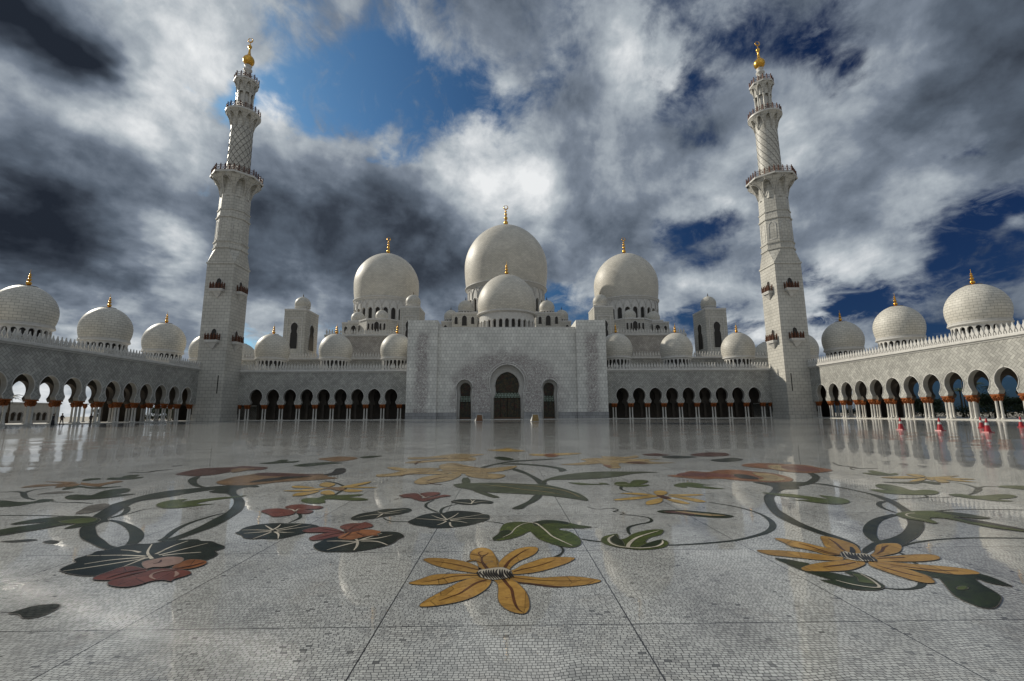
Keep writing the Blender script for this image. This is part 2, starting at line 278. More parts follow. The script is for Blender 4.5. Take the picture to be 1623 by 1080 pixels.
# ------------------------------------------------------------------ mesh helpers
class MB:
    def __init__(s): s.v = []; s.f = []; s.uv = []; s.mi = []; s.sm = []
    def add(s, vs, fs, mi=0, sm=False, uvs=None):
        o = len(s.v); s.v += [tuple(p) for p in vs]
        for k, f in enumerate(fs):
            s.f.append([i+o for i in f]); s.mi.append(mi); s.sm.append(sm); s.uv.append(uvs[k] if uvs else None)
        return s
    def box(s, x0, x1, y0, y1, z0, z1, mi=0, top=1.):
        if top != 1.:
            cx, cy = (x0+x1)/2, (y0+y1)/2; a = lambda v, c: c+(v-c)*top
        else: cx = cy = 0; a = lambda v, c: v
        v = [(x0, y0, z0), (x1, y0, z0), (x1, y1, z0), (x0, y1, z0), (a(x0, cx), a(y0, cy), z1), (a(x1, cx), a(y0, cy), z1), (a(x1, cx), a(y1, cy), z1), (a(x0, cx), a(y1, cy), z1)]
        return s.add(v, [(3, 2, 1, 0), (4, 5, 6, 7), (0, 1, 5, 4), (1, 2, 6, 5), (2, 3, 7, 6), (3, 0, 4, 7)], mi)
    def build(s, name, mats, parent=None, loc=(0, 0, 0), **tags):
        me = bpy.data.meshes.new(name); me.from_pydata(s.v, [], s.f)
        for m in (mats if isinstance(mats, (list, tuple)) else [mats]): me.materials.append(m)
        me.polygons.foreach_set('material_index', s.mi); me.polygons.foreach_set('use_smooth', s.sm)
        uvl = me.uv_layers.new(name='UV'); me.update()
        for p, uv in zip(me.polygons, s.uv):
            n = p.normal
            for k, li in enumerate(p.loop_indices):
                if uv: uvl.data[li].uv = uv[k]
                else:
                    c = me.vertices[me.loops[li].vertex_index].co
                    if abs(n.z) > .75: q = (c.x, c.y)
                    elif abs(n.x) > abs(n.y): q = (c.y, c.z)
                    else: q = (c.x, c.z)
                    uvl.data[li].uv = q
        o = bpy.data.objects.new(name, me); COL.objects.link(o); o.location = loc
        if parent: o.parent = parent
        for k, v in tags.items(): o[k] = v
        return o
def thing(name, label, cat, loc=(0, 0, 0), rz=0, group=None):
    o = bpy.data.objects.new(name, None); COL.objects.link(o); o.location = loc; o.rotation_euler = (0, 0, rz); o.empty_display_size = .5
    o['label'] = label; o['category'] = cat
    if group: o['group'] = group
    return o
def lathe(mb, prof, n=48, mi=0, cx=0, cy=0, sharp=32, smooth=True, rot=0, polyR=None):
    # prof: list of (r, z); split where it bends sharply
    arc = 0; segs = []
    cur = [prof[0]]
    for i in range(1, len(prof)):
        cur.append(prof[i])
        if i < len(prof)-1:
            a = atan2(prof[i][1]-prof[i-1][1], prof[i][0]-prof[i-1][0]); b2 = atan2(prof[i+1][1]-prof[i][1], prof[i+1][0]-prof[i][0])
            dd = abs((b2-a+pi) % (2*pi)-pi)
            if dd > radians(sharp) or not smooth: segs.append(cur); cur = [prof[i]]
    segs.append(cur); Rm = max(p[0] for p in prof)
    for sg in segs:
        vs = []; fs = []; uv = []; ar = [arc]
        for i in range(1, len(sg)): ar.append(ar[-1]+math.hypot(sg[i][0]-sg[i-1][0], sg[i][1]-sg[i-1][1]))
        arc = ar[-1]
        for (r, z) in sg:
            for k in range(n):
                a = 2*pi*k/n+rot; vs.append((cx+r*cos(a), cy+r*sin(a), z))
        for i in range(len(sg)-1):
            for k in range(n):
                k2 = (k+1) % n; fs.append((i*n+k, i*n+k2, (i+1)*n+k2, (i+1)*n+k))
                u0, u1 = 2*pi*Rm*k/n, 2*pi*Rm*(k+1)/n
                uv.append([(u0, ar[i]), (u1, ar[i]), (u1, ar[i+1]), (u0, ar[i+1])])
        mb.add(vs, fs, mi, smooth, uv)
    return mb
def tube(mb, pts, w, n=6, mi=0, closed=False):
    pts = [Vector(p) for p in pts]; N = len(pts); vs = []; fs = []
    for i, p in enumerate(pts):
        if closed: d = pts[(i+1) % N]-pts[i-1]
        else: d = pts[min(i+1, N-1)]-pts[max(i-1, 0)]
        d.normalize(); a = d.cross(Vector((0, 0, 1)))
        if a.length < .01: a = d.cross(Vector((0, 1, 0)))
        a.normalize(); b = d.cross(a); ww = w[i] if isinstance(w, (list, tuple)) else w
        for k in range(n): vs.append(p+(a*cos(2*pi*k/n)+b*sin(2*pi*k/n))*ww)
    for i in range(N if closed else N-1):
        for k in range(n):
            j = (i+1) % N; k2 = (k+1) % n; fs.append((i*n+k, i*n+k2, j*n+k2, j*n+k))
    if not closed: fs.append(tuple(range(n-1, -1, -1))); fs.append(tuple((N-1)*n+k for k in range(n)))
    return mb.add(vs, fs, mi, n > 4)
def arch_pts(R, zc, apex, hn, zn, hb, z0, n=10, legz=None):
    # right half of a keyhole arch from its foot (hb, z0) up to (0, apex)
    P = [(hb, z0)]
    if zn > z0+.01 and abs(hb-hn) > .01:
        for i in range(1, 5):
            f = i/5; P.append((hb+(hn-hb)*(1-(1-f)**2), z0+(zn-z0)*f))
    P.append((hn, zn)); ph = acos(min(1, hn/R)); k = (zc-zn)/max(1e-6, R*sin(ph)) if ph > .05 else 1
    if ph > .05:
        for i in range(1, 5):
            a = -ph+ph*i/5; P.append((R*cos(a), zc+k*R*sin(a)))
    P.append((R, zc)); H = apex-zc; c = max(0., (H*H-R*R)/(2*R)); A = acos(c/(R+c)); vk = 1 if H >= R else H/R
    for i in range(1, n+1):
        a = A*i/n; P.append(((R+c)*cos(a)-c, zc+(R+c)*sin(a)*vk))
    P[-1] = (0, apex); return P
def arch_bays(mb, bays, z1, thick, fmap, mi=0, mi_in=0, trim=None, mi_tr=0, tw=.14, back=True):
    # bays: (xc, x_left, x_right, half outline); each wall strip from the outline's foot up to z1
    for xc, xl, xr, P in bays:
        apex = P[-1][1]; z0 = P[0][1]
        for sgn, xe in ((1, xr), (-1, xl)):
            for (d, flip) in ((0, 0), (thick, 1)):
                if d and not back: continue
                vs = []; fs = []; uv = []
                for (hx, z) in P+[(0, z1)]:
                    vs += [fmap(xc+sgn*hx, z, d), fmap(xe, z, d)]; uv += [(xc+sgn*hx, z), (xe, z)]
                for i in range(len(P)):
                    q = (2*i, 2*i+1, 2*i+3, 2*i+2)
                    if (sgn < 0) != bool(flip): q = q[::-1]
                    fs.append(q)
                mb.add(vs, fs, mi, False, [[uv[i] for i in f] for f in fs])
            vs = []; fs = []; uv = []; a = 0
            for i, (hx, z) in enumerate(P):
                if i: a += math.hypot(hx-P[i-1][0], z-P[i-1][1])
                vs += [fmap(xc+sgn*hx, z, 0), fmap(xc+sgn*hx, z, thick)]; uv += [(0, a), (thick, a)]
            for i in range(len(P)-1):
                q = (2*i, 2*i+2, 2*i+3, 2*i+1)
                if sgn < 0: q = q[::-1]
                fs.append(q)
            mb.add(vs, fs, mi_in, True, [[uv[i] for i in f] for f in fs])
            if trim is not None:
                pts = [fmap(xc+sgn*(hx+tw*.4), z+(tw*.4 if i > len(P)-6 else 0), -.02) for i, (hx, z) in enumerate(P)]
                if trim == 'up': pts = pts[-11:]
                tube(mb, pts, tw/2, 5, mi_tr)
        if z0 > 0 and fmap is not None: pass
def flat(y0): return lambda x, z, d: (x, y0+d, z)
def cyl(R, cx=0, cy=0): return lambda x, z, d: (cx+(R-d)*sin(x/R), cy-(R-d)*cos(x/R), z)
def dup(o, parent=None, **kw):
    c = o.copy(); COL.objects.link(c); c.parent = parent if parent else o.parent
    for k, v in kw.items(): setattr(c, k, v)
    for ch in list(o.children): dup(ch, c)
    return c
def finial(mb, z, h, w, crescent=False, mi=0):
    # stacked gilt balls narrowing to a spike
    prof = [(w*1.9, z-.05*h), (w*1.9, z), (w*.6, z+.03*h)]
    zz = z+.03*h; left = h*.72; rr = w
    for k in range(4):
        bh = left*[.36, .27, .21, .16][k]
        for i in range(7):
            a = pi*i/6; prof.append((max(.12*w, rr*sin(a)), zz+bh*(1-cos(a))/2))
        zz += bh; rr *= .78
    prof += [(.10*w, zz), (.06*w, z+h*(.8 if crescent else 1.)), (.001, z+h*(.8 if crescent else 1.))]
    lathe(mb, prof, 14, mi)
    if crescent:
        R = w*.95; c = (0, 0, z+h*.8+R)
        pts = []; ws = []
        for i in range(25):
            a = radians(90+5+350*i/24); pts.append((R*cos(a), 0, c[2]+R*sin(a))); ws.append(.07*w+.22*w*sin(pi*i/24))
        tube(mb, pts, ws, 6, mi)
def dome_prof(rb, zb, rm, zm, zt, n=22, rend=0.):
    P = []
    for i in range(6):
        a = -pi/2*(1-i/6)*.62; k = (sin(a)-sin(-pi/2*.62))/(0-sin(-pi/2*.62))
        P.append((rb+(rm-rb)*sin(pi/2*k) if 0 else rb+(rm-rb)*(1-(1-i/6)**2), zb+(zm-zb)*i/6))
    for i in range(n+1):
        a = pi/2*i/n; P.append((max(rend, rm*cos(a)*(1-.035*sin(a)**2*1.0)), zm+(zt-zm)*(sin(a)*.97+.03*(i/n)**3 if 1 else 0)))
    return P

# ------------------------------------------------------------------ setting: floor and ground
fl = MB().add([(-105, -60, 0), (105, -60, 0), (105, 215, 0), (-105, 215, 0)], [(0, 1, 2, 3)]).build('courtyard_floor', FLOOR)
fl['kind'] = 'structure'; fl['label'] = 'polished white mosaic courtyard pavement with inlaid flowers'
gm, t, b = mat('pale_gravel_ground'); gp = t.node('ShaderNodeNewGeometry').outputs['Position']
setp(t, b, Base_Color=t.mix(t.mr(t.noise(gp, .15, 6), .35, .65), (.30, .27, .22), (.22, .20, .165)), Roughness=.9)
gr = MB().add([(-4000, -4000, -.12), (4000, -4000, -.12), (4000, 4000, -.12), (-4000, 4000, -.12)], [(0, 1, 2, 3)]).build('ground', gm); gr['kind'] = 'structure'
INLAYS=[
('flower_inlay','large ochre eight-petalled flower inlaid in the foreground pavement with striped centre',[
 ('p','petal','ochre',1,'-1.18,4.32;-1.13,4.36;-1.03,4.35;-0.9,4.31;-0.78,4.23;-0.67,4.09;-0.61,3.95;-0.67,3.94;-0.78,3.98;-0.9,4.04;-1.02,4.12;-1.12,4.22'),
 ('s','petal_vein','rib',2,'-1.08,4.26;-0.96,4.21;-0.84,4.14;-0.7,4.04;-0.65,4.01',[0.004, 0.01, 0.014, 0.014, 0.01]),
 ('p','petal','ochre',1,'-1.19,3.74;-1.12,3.82;-1.03,3.92;-0.93,3.94;-0.81,3.94;-0.68,3.93;-0.61,3.88;-0.67,3.84;-0.76,3.81;-0.84,3.76;-0.91,3.71;-1,3.7;-1.11,3.7'),
 ('s','petal_vein','rib',2,'-1.09,3.75;-0.98,3.8;-0.87,3.87;-0.77,3.89;-0.65,3.89',[0.004, 0.01, 0.014, 0.014, 0.01]),
 ('p','petal','ochre',1,'-1.03,3.31;-1,3.42;-0.94,3.53;-0.87,3.65;-0.8,3.76;-0.71,3.84;-0.61,3.85;-0.56,3.79;-0.57,3.67;-0.61,3.56;-0.68,3.45;-0.76,3.38;-0.86,3.33;-0.96,3.3'),
 ('s','petal_vein','rib',2,'-0.91,3.39;-0.84,3.46;-0.78,3.52;-0.73,3.62;-0.67,3.73;-0.6,3.79',[0.004, 0.01, 0.015, 0.02, 0.024, 0.024]),
 ('p','petal','ochre',1,'-0.55,3.8;-0.52,3.71;-0.51,3.59;-0.51,3.43;-0.49,3.32;-0.45,3.24;-0.4,3.19;-0.34,3.17;-0.31,3.2;-0.29,3.29;-0.29,3.44;-0.31,3.57;-0.36,3.72;-0.42,3.84;-0.49,3.89'),
 ('s','petal_vein','rib',2,'-0.47,3.8;-0.44,3.69;-0.41,3.59;-0.4,3.45;-0.39,3.34;-0.37,3.24;-0.34,3.19',[0.03, 0.026, 0.024, 0.022, 0.02, 0.014, 0.005]),
 ('p','petal','ochre',1,'-0.43,3.88;-0.34,3.88;-0.27,3.86;-0.17,3.83;-0.04,3.85;0.09,3.85;0.2,3.81;0.28,3.75;0.21,3.69;0.1,3.65;-0.01,3.63;-0.14,3.66;-0.27,3.71;-0.36,3.74;-0.41,3.8'),
 ('s','petal_vein','rib',2,'-0.4,3.84;-0.3,3.8;-0.19,3.77;-0.06,3.75;0.08,3.75;0.18,3.75',[0.012, 0.012, 0.01, 0.008, 0.006, 0.003]),
 ('p','petal_edge','rib',0,'-0.37,3.75;-0.27,3.72;-0.14,3.67;-0.01,3.64;-0.07,3.62;-0.18,3.65;-0.28,3.69;-0.36,3.72'),
 ('p','petal','ochre',1,'-0.43,3.98;-0.38,4.03;-0.32,4.13;-0.22,4.23;-0.12,4.32;0,4.35;0.16,4.32;0.1,4.2;0.01,4.11;-0.11,4.01;-0.23,3.94;-0.34,3.91;-0.41,3.91'),
 ('s','petal_vein','rib',2,'-0.39,3.97;-0.32,4.02;-0.22,4.08;-0.13,4.15;-0.02,4.26',[0.014, 0.016, 0.014, 0.01, 0.004]),
 ('p','petal','ochre',1,'-0.52,4.14;-0.48,4.33;-0.42,4.48;-0.35,4.6;-0.26,4.67;-0.17,4.67;-0.14,4.61;-0.18,4.45;-0.25,4.34;-0.33,4.24;-0.4,4.09;-0.43,3.99;-0.49,3.99'),
 ('s','petal_vein','rib',2,'-0.46,4.07;-0.42,4.24;-0.36,4.38;-0.3,4.5;-0.23,4.6',[0.03, 0.024, 0.018, 0.012, 0.004]),
 ('p','petal','ochre',1,'-0.78,4.43;-0.77,4.56;-0.73,4.64;-0.67,4.67;-0.59,4.59;-0.54,4.39;-0.51,4.24;-0.51,4.11;-0.52,4.04;-0.61,4;-0.71,4.25;-0.76,4.3'),
 ('p','petal','ochre',1,'-0.8,4.23;-0.76,4.29;-0.72,4.31;-0.65,4.28;-0.56,4.24;-0.61,4.19;-0.61,4.04;-0.55,4.03;-0.49,3.98;-0.65,3.95;-0.71,4.25'),
 ('s','stamen','rib',2,'-0.59,4.01;-0.63,4.13;-0.66,4.26;-0.66,4.37;-0.63,4.43;-0.61,4.49',[0.035, 0.03, 0.02, 0.014, 0.012, 0.006]),
 ('s','stamen','rib',2,'-0.66,4.3;-0.68,4.39;-0.72,4.43;-0.77,4.45',[0.014, 0.014, 0.012, 0.006]),
 ('s','stamen','rib',2,'-0.63,4.44;-0.67,4.41;-0.7,4.47;-0.69,4.52;-0.66,4.54',[0.006, 0.01, 0.01, 0.01, 0.004]),
 ('s','stamen','rib',2,'-0.66,4.19;-0.71,4.26;-0.76,4.28;-0.79,4.23',[0.016, 0.012, 0.01, 0.004]),
 ('p','flower_centre','cream',3,'-0.68,3.93;-0.67,4.01;-0.61,4.04;-0.53,4.07;-0.47,4.07;-0.41,3.99;-0.4,3.91;-0.42,3.84;-0.48,3.8;-0.54,3.78;-0.6,3.8;-0.66,3.86'),
 ('s','stripe','black',4,'-0.68,3.96;-0.68,3.95;-0.66,3.87;-0.65,3.84',[0.006, 0.016, 0.018, 0.008]),
 ('s','stripe','black',4,'-0.65,3.98;-0.66,3.95;-0.63,3.87;-0.62,3.82',[0.006, 0.016, 0.018, 0.008]),
 ('s','stripe','black',4,'-0.63,3.99;-0.63,3.95;-0.61,3.87;-0.59,3.81',[0.006, 0.016, 0.018, 0.008]),
 ('s','stripe','black',4,'-0.61,4.01;-0.61,3.95;-0.59,3.87;-0.56,3.79',[0.006, 0.016, 0.018, 0.008]),
 ('s','stripe','black',4,'-0.59,4.01;-0.59,3.95;-0.57,3.87;-0.54,3.79',[0.006, 0.016, 0.018, 0.008]),
 ('s','stripe','black',4,'-0.57,4.01;-0.57,3.95;-0.55,3.87;-0.52,3.79',[0.006, 0.016, 0.018, 0.008]),
 ('s','stripe','black',4,'-0.55,4.02;-0.55,3.95;-0.53,3.87;-0.5,3.79',[0.006, 0.016, 0.018, 0.008]),
 ('s','stripe','black',4,'-0.52,4.02;-0.53,3.95;-0.51,3.87;-0.48,3.79',[0.006, 0.016, 0.018, 0.008]),
 ('s','stripe','black',4,'-0.5,4.02;-0.5,3.95;-0.49,3.86;-0.46,3.79',[0.006, 0.016, 0.018, 0.008]),
 ('s','stripe','black',4,'-0.48,4.02;-0.48,3.95;-0.47,3.86;-0.44,3.79',[0.006, 0.016, 0.018, 0.008]),
 ('s','stripe','black',4,'-0.46,4.01;-0.46,3.95;-0.44,3.86;-0.42,3.8',[0.006, 0.016, 0.018, 0.008]),
 ('s','stripe','black',4,'-0.44,3.99;-0.44,3.95;-0.42,3.86;-0.41,3.82',[0.006, 0.016, 0.018, 0.008]),
 ('s','stripe','black',4,'-0.41,3.98;-0.42,3.95;-0.4,3.86;-0.39,3.83',[0.006, 0.016, 0.018, 0.008]),
]),
('leaf_inlay','broad three-lobed green leaf inlaid right behind the large ochre flower',[
 ('p','leaf_blade','green',1,'-0.59,4.98;-0.57,5.07;-0.53,5.2;-0.51,5.42;-0.48,5.59;-0.41,5.69;-0.3,5.72;-0.19,5.69;-0.14,5.66;-0.07,5.74;0.04,5.79;0.17,5.75;0.29,5.65;0.4,5.53;0.52,5.44;0.41,5.38;0.27,5.39;0.15,5.39;0.15,5.32;0.24,5.24;0.3,5.04;0.3,4.81;0.24,4.67;0.15,4.64;0.05,4.71;-0.04,4.82;-0.12,4.96;-0.16,5.13;-0.19,5.26;-0.22,5.22;-0.29,5.09;-0.4,4.97;-0.5,4.91;-0.57,4.91'),
 ('p','shaded_lobe','dgreen',2,'-0.14,5.66;-0.06,5.75;0.04,5.79;0.17,5.76;0.29,5.65;0.26,5.55;0.16,5.63;-0,5.6;-0.11,5.49'),  # lobe cut from darker marble, the stone's own colour
 ('p','shaded_lobe','dgreen',2,'-0.59,4.98;-0.57,5.06;-0.53,5.18;-0.51,5.28;-0.42,5.33;-0.37,5.22;-0.44,5.07;-0.51,4.98;-0.57,4.91'),
 ('s','leaf_vein','cream',3,'-0.16,5.66;-0.1,5.62;-0.06,5.49;-0.01,5.26;0.03,5.05;0.1,4.88;0.19,4.69',[0.012, 0.022, 0.024, 0.022, 0.02, 0.018, 0.012]),
 ('s','leaf_vein','cream',3,'-0.17,5.67;-0.25,5.6;-0.34,5.41;-0.4,5.17;-0.48,5.02',[0.012, 0.014, 0.012, 0.01, 0.006]),
 ('p','leaf_stem','stem',0,'0.04,4.74;0.08,4.73;0.1,4.56;0.06,4.43;0,4.33;-0.03,4.35;0.04,4.45;0.07,4.54;0.07,4.64'),
 ('s','leaf_stem','stem',0,'-0.69,5.77;-0.6,5.73;-0.51,5.67;-0.46,5.59',[0.012, 0.016, 0.018, 0.018]),
 ('s','leaf_stem','stem',0,'0.32,4.94;0.4,4.89;0.5,4.83',[0.03, 0.03, 0.03]),
]),
('lily_pad_inlay','round black lily pad with white veins inlaid left of the three-lobed green leaf',[
 ('p','leaf_blade','pad',1,'-1.62,5.77;-1.58,5.93;-1.51,6.14;-1.38,6.26;-1.28,6.23;-1.19,6.36;-1.06,6.38;-0.91,6.33;-0.79,6.26;-0.74,6.17;-0.66,6.11;-0.66,5.85;-0.77,5.69;-0.88,5.56;-1.01,5.49;-1.12,5.45;-1.29,5.46;-1.36,5.52;-1.46,5.57;-1.55,5.65'),
 ('s','leaf_vein','cream',2,'-1.16,5.84;-1.22,6.01;-1.28,6.18',[0.024, 0.018, 0.008]),
 ('s','leaf_vein','cream',2,'-1.17,5.85;-1.28,5.96;-1.39,6.12',[0.024, 0.018, 0.008]),
 ('s','leaf_vein','cream',2,'-1.17,5.81;-1.32,5.86;-1.55,5.93',[0.024, 0.018, 0.008]),
 ('s','leaf_vein','cream',2,'-1.16,5.78;-1.19,5.68;-1.24,5.59',[0.024, 0.018, 0.008]),
 ('s','leaf_vein','cream',2,'-1.11,5.71;-1.08,5.55;-1.04,5.47',[0.024, 0.018, 0.008]),
 ('s','leaf_vein','cream',2,'-1.16,5.87;-1.1,6.04;-1.06,6.24',[0.024, 0.018, 0.008]),
 ('s','leaf_vein','cream',2,'-1.13,5.87;-0.94,6;-0.72,6.16',[0.024, 0.018, 0.008]),
 ('s','leaf_vein','cream',2,'-1.11,5.8;-1.01,5.77;-0.9,5.67',[0.024, 0.018, 0.008]),
 ('s','leaf_vein','cream',2,'-1.12,5.82;-0.93,5.9;-0.66,5.9',[0.024, 0.018, 0.008]),
 ('s','leaf_stem','stem',0,'-1.26,6.15;-1.31,6.39;-1.3,6.59;-1.23,6.74;-1.14,6.85',[0.03, 0.04, 0.036, 0.026, 0.02]),
 ('s','leaf_stem','stem',0,'-1.32,6.28;-1.45,6.47;-1.56,6.7;-1.58,6.96;-1.52,7.17',[0.02, 0.034, 0.04, 0.036, 0.02]),
]),
('lily_pad_inlay','small flat black lily pad inlaid beside the dark red flower and the long green blade',[
 ('p','leaf_blade','pad',1,'-1.26,7.04;-1.19,7.19;-1.05,7.23;-0.9,7.21;-0.76,7.14;-0.63,7;-0.66,6.85;-0.8,6.88;-0.9,6.78;-1.05,6.8;-1.18,6.91'),
 ('s','leaf_vein','cream',2,'-0.94,6.84;-0.94,7.03;-0.99,7.21',[0.022, 0.016, 0.006]),
 ('s','leaf_vein','cream',2,'-0.94,6.86;-1.11,6.96;-1.24,7.06',[0.022, 0.016, 0.006]),
 ('s','leaf_vein','cream',2,'-0.93,6.93;-0.92,7.08;-0.9,7.19',[0.022, 0.016, 0.006]),
 ('s','leaf_vein','cream',2,'-0.91,6.93;-0.79,7.02;-0.69,7.04',[0.022, 0.016, 0.006]),
]),
('lily_pad_inlay','narrow black lily pad inlaid between the two red flowers',[
 ('p','leaf_blade','pad',1,'-2.35,5.94;-2.37,6.09;-2.32,6.26;-2.2,6.38;-2.09,6.53;-1.94,6.56;-1.79,6.59;-1.7,6.45;-1.74,6.29;-1.86,6.15;-1.98,6.06;-2.09,5.95;-2.2,5.89;-2.29,5.89'),
 ('s','leaf_vein','cream',2,'-2.04,6.27;-2.09,6.3;-2.14,6.36',[0.022, 0.016, 0.006]),
 ('s','leaf_vein','cream',2,'-2.03,6.23;-2.04,6.08;-2.05,6',[0.022, 0.016, 0.006]),
 ('s','leaf_vein','cream',2,'-2.04,6.27;-1.9,6.41;-1.79,6.51',[0.022, 0.016, 0.006]),
 ('s','leaf_vein','cream',2,'-2.01,6.23;-1.91,6.26;-1.81,6.33',[0.022, 0.016, 0.006]),
 ('s','leaf_vein','cream',2,'-2.04,6.22;-2.21,6.13;-2.3,6',[0.022, 0.016, 0.006]),
 ('s','leaf_stem','stem',0,'-1.97,6.01;-1.9,5.89;-1.79,5.8;-1.62,5.78;-1.48,5.73',[0.016, 0.02, 0.02, 0.02, 0.014]),
]),
('lily_pad_inlay','scalloped black lily pad inlaid under the small red flower, left of the two-toned red flower',[
 ('p','leaf_blade','pad',1,'-3.39,5.31;-3.39,5.38;-3.42,5.5;-3.41,5.6;-3.36,5.68;-3.28,5.73;-3.17,5.76;-3.02,5.74;-2.88,5.74;-2.69,5.67;-2.57,5.55;-2.59,5.43;-2.63,5.28;-2.7,5.16;-2.77,5.07;-2.84,5.04;-2.97,5.06;-3.06,5.05;-3.17,5.09;-3.27,5.21'),
 ('s','leaf_vein','cream',2,'-3.03,5.41;-3.16,5.56;-3.24,5.65',[0.026, 0.02, 0.008]),
 ('s','leaf_vein','cream',2,'-3.04,5.45;-3.05,5.56;-3.08,5.69',[0.026, 0.02, 0.008]),
 ('s','leaf_vein','cream',2,'-3.01,5.43;-2.89,5.58;-2.84,5.7',[0.026, 0.02, 0.008]),
 ('s','leaf_vein','cream',2,'-2.98,5.39;-2.85,5.48;-2.69,5.6',[0.026, 0.02, 0.008]),
 ('s','leaf_vein','cream',2,'-2.96,5.34;-2.85,5.31;-2.75,5.31',[0.026, 0.02, 0.008]),
 ('s','leaf_vein','cream',2,'-3.04,5.4;-3.22,5.43;-3.38,5.43',[0.026, 0.02, 0.008]),
 ('s','leaf_vein','cream',2,'-3.02,5.36;-3.17,5.32;-3.28,5.28',[0.026, 0.02, 0.008]),
 ('s','leaf_vein','cream',2,'-3.01,5.32;-3.04,5.15;-3.06,5.05',[0.026, 0.02, 0.008]),
 ('s','leaf_vein','cream',2,'-2.98,5.34;-2.89,5.24;-2.8,5.05',[0.026, 0.02, 0.008]),
 ('s','leaf_stem','stem',0,'-3.03,5.78;-3.01,5.94;-3.02,6.08;-3.12,6.27;-3.2,6.36',[0.014, 0.03, 0.04, 0.036, 0.02]),
]),
('lily_pad_inlay','scalloped black lily pad inlaid half under the two-toned red flower',[
 ('p','leaf_blade','pad',1,'-2.34,4.82;-2.32,4.92;-2.31,5.03;-2.22,5.1;-2.05,5.19;-1.88,5.3;-1.71,5.31;-1.61,5.27;-1.51,5.1;-1.55,5.01;-1.56,4.88;-1.61,4.76;-1.69,4.68;-1.78,4.61;-1.87,4.57;-2.02,4.57;-2.15,4.58;-2.27,4.68'),
 ('s','leaf_vein','cream',2,'-1.95,4.91;-2.11,4.94;-2.26,4.94',[0.028, 0.024, 0.008]),
 ('s','leaf_vein','cream',2,'-1.95,4.89;-2.05,4.77;-2.14,4.63',[0.028, 0.024, 0.008]),
 ('s','leaf_vein','cream',2,'-1.94,4.91;-1.9,4.77;-1.88,4.61',[0.028, 0.024, 0.008]),
 ('s','leaf_vein','cream',2,'-1.94,4.95;-1.87,5.09;-1.78,5.23',[0.028, 0.024, 0.008]),
 ('s','leaf_vein','cream',2,'-1.91,4.93;-1.75,4.91;-1.6,4.77',[0.028, 0.024, 0.008]),
 ('s','leaf_vein','cream',2,'-2,5.02;-1.96,4.96;-1.92,4.87',[0.028, 0.024, 0.008]),
 ('s','leaf_vein','cream',2,'-1.91,4.98;-1.76,5.04;-1.65,5.16',[0.028, 0.024, 0.008]),
]),
('flower_inlay','two-toned red and rust flower inlaid over the edge of a black lily pad',[
 ('p','petal','red',3,'-2.69,5.36;-2.66,5.47;-2.56,5.54;-2.44,5.51;-2.32,5.42;-2.2,5.28;-2.33,5.28;-2.48,5.29;-2.6,5.29'),
 ('p','petal','red',3,'-2.49,5.06;-2.48,5.15;-2.41,5.25;-2.3,5.3;-2.2,5.29;-2.18,5.14;-2.27,5.06;-2.34,4.99;-2.42,4.97'),
 ('p','petal','red',3,'-2.34,5.53;-2.33,5.64;-2.25,5.72;-2.16,5.71;-2.12,5.77;-1.99,5.63;-1.97,5.52;-2.05,5.44;-2.14,5.39;-2.25,5.42'),
 ('p','petal','rust',3,'-2.19,5.05;-2.2,5.12;-2.17,5.26;-2.11,5.36;-1.99,5.41;-1.86,5.35;-1.8,5.28;-1.82,5.2;-1.78,5.11;-1.86,5.13;-1.94,5.07;-2.01,4.98;-2.11,4.99'),
 ('p','petal_shadow','dred',4,'-2.24,5.39;-2.17,5.39;-2.12,5.45;-2.05,5.39;-2.09,5.31;-2.15,5.28;-2.2,5.3'),  # piece of dark red marble between the petals
 ('s','petal_vein','dred',5,'-2.21,5.29;-2.36,5.37;-2.53,5.46',[0.02, 0.016, 0.006]),
 ('s','petal_vein','dred',5,'-2.18,5.31;-2.3,5.2;-2.41,5.04',[0.02, 0.016, 0.006]),
 ('s','petal_vein','dred',5,'-2.19,5.39;-2.18,5.55;-2.13,5.66',[0.02, 0.016, 0.006]),
 ('s','petal_vein','dred',5,'-2.13,5.29;-2.13,5.14;-2.15,5.05',[0.02, 0.016, 0.006]),
 ('s','petal_vein','dred',5,'-2.06,5.26;-1.99,5.18;-1.93,5.11',[0.02, 0.016, 0.006]),
]),
('flower_inlay','small brick-red four-petalled flower inlaid behind the scalloped black lily pad',[
 ('p','petal','red',3,'-3.71,6.46;-3.69,6.58;-3.57,6.63;-3.44,6.58;-3.31,6.5;-3.21,6.38;-3.19,6.21;-3.26,6.13;-3.37,6.1;-3.51,6.25;-3.63,6.36'),
 ('p','petal','red',3,'-3.51,6.7;-3.49,6.87;-3.36,6.91;-3.2,6.83;-2.98,6.72;-2.99,6.56;-3.15,6.55;-3.23,6.46;-3.33,6.54'),
 ('p','petal','red',3,'-3.21,6.38;-3.22,6.51;-3.14,6.53;-3,6.43;-3,6.28;-3.08,6.26;-3.15,6.29'),
 ('s','petal_vein','cream',4,'-3.4,6.58;-3.32,6.52;-3.24,6.42;-3.26,6.54;-3.24,6.59',[0.01, 0.02, 0.02, 0.016, 0.006]),
]),
('flower_inlay','dark red four-petalled flower inlaid beside the small flat lily pad',[
 ('p','petal','red',3,'-2.13,7.22;-2.08,7.34;-1.93,7.38;-1.83,7.24;-1.66,7.07;-1.54,7.23;-1.44,7.4;-1.3,7.51;-1.43,7.62;-1.51,7.53;-1.62,7.36;-1.71,7.32;-1.8,7.5;-1.98,7.6;-2.04,7.42'),
 ('p','petal','red',3,'-2.13,7.56;-2.04,7.74;-1.88,7.76;-1.75,7.45;-1.77,7.33;-1.89,7.37;-2.05,7.47'),
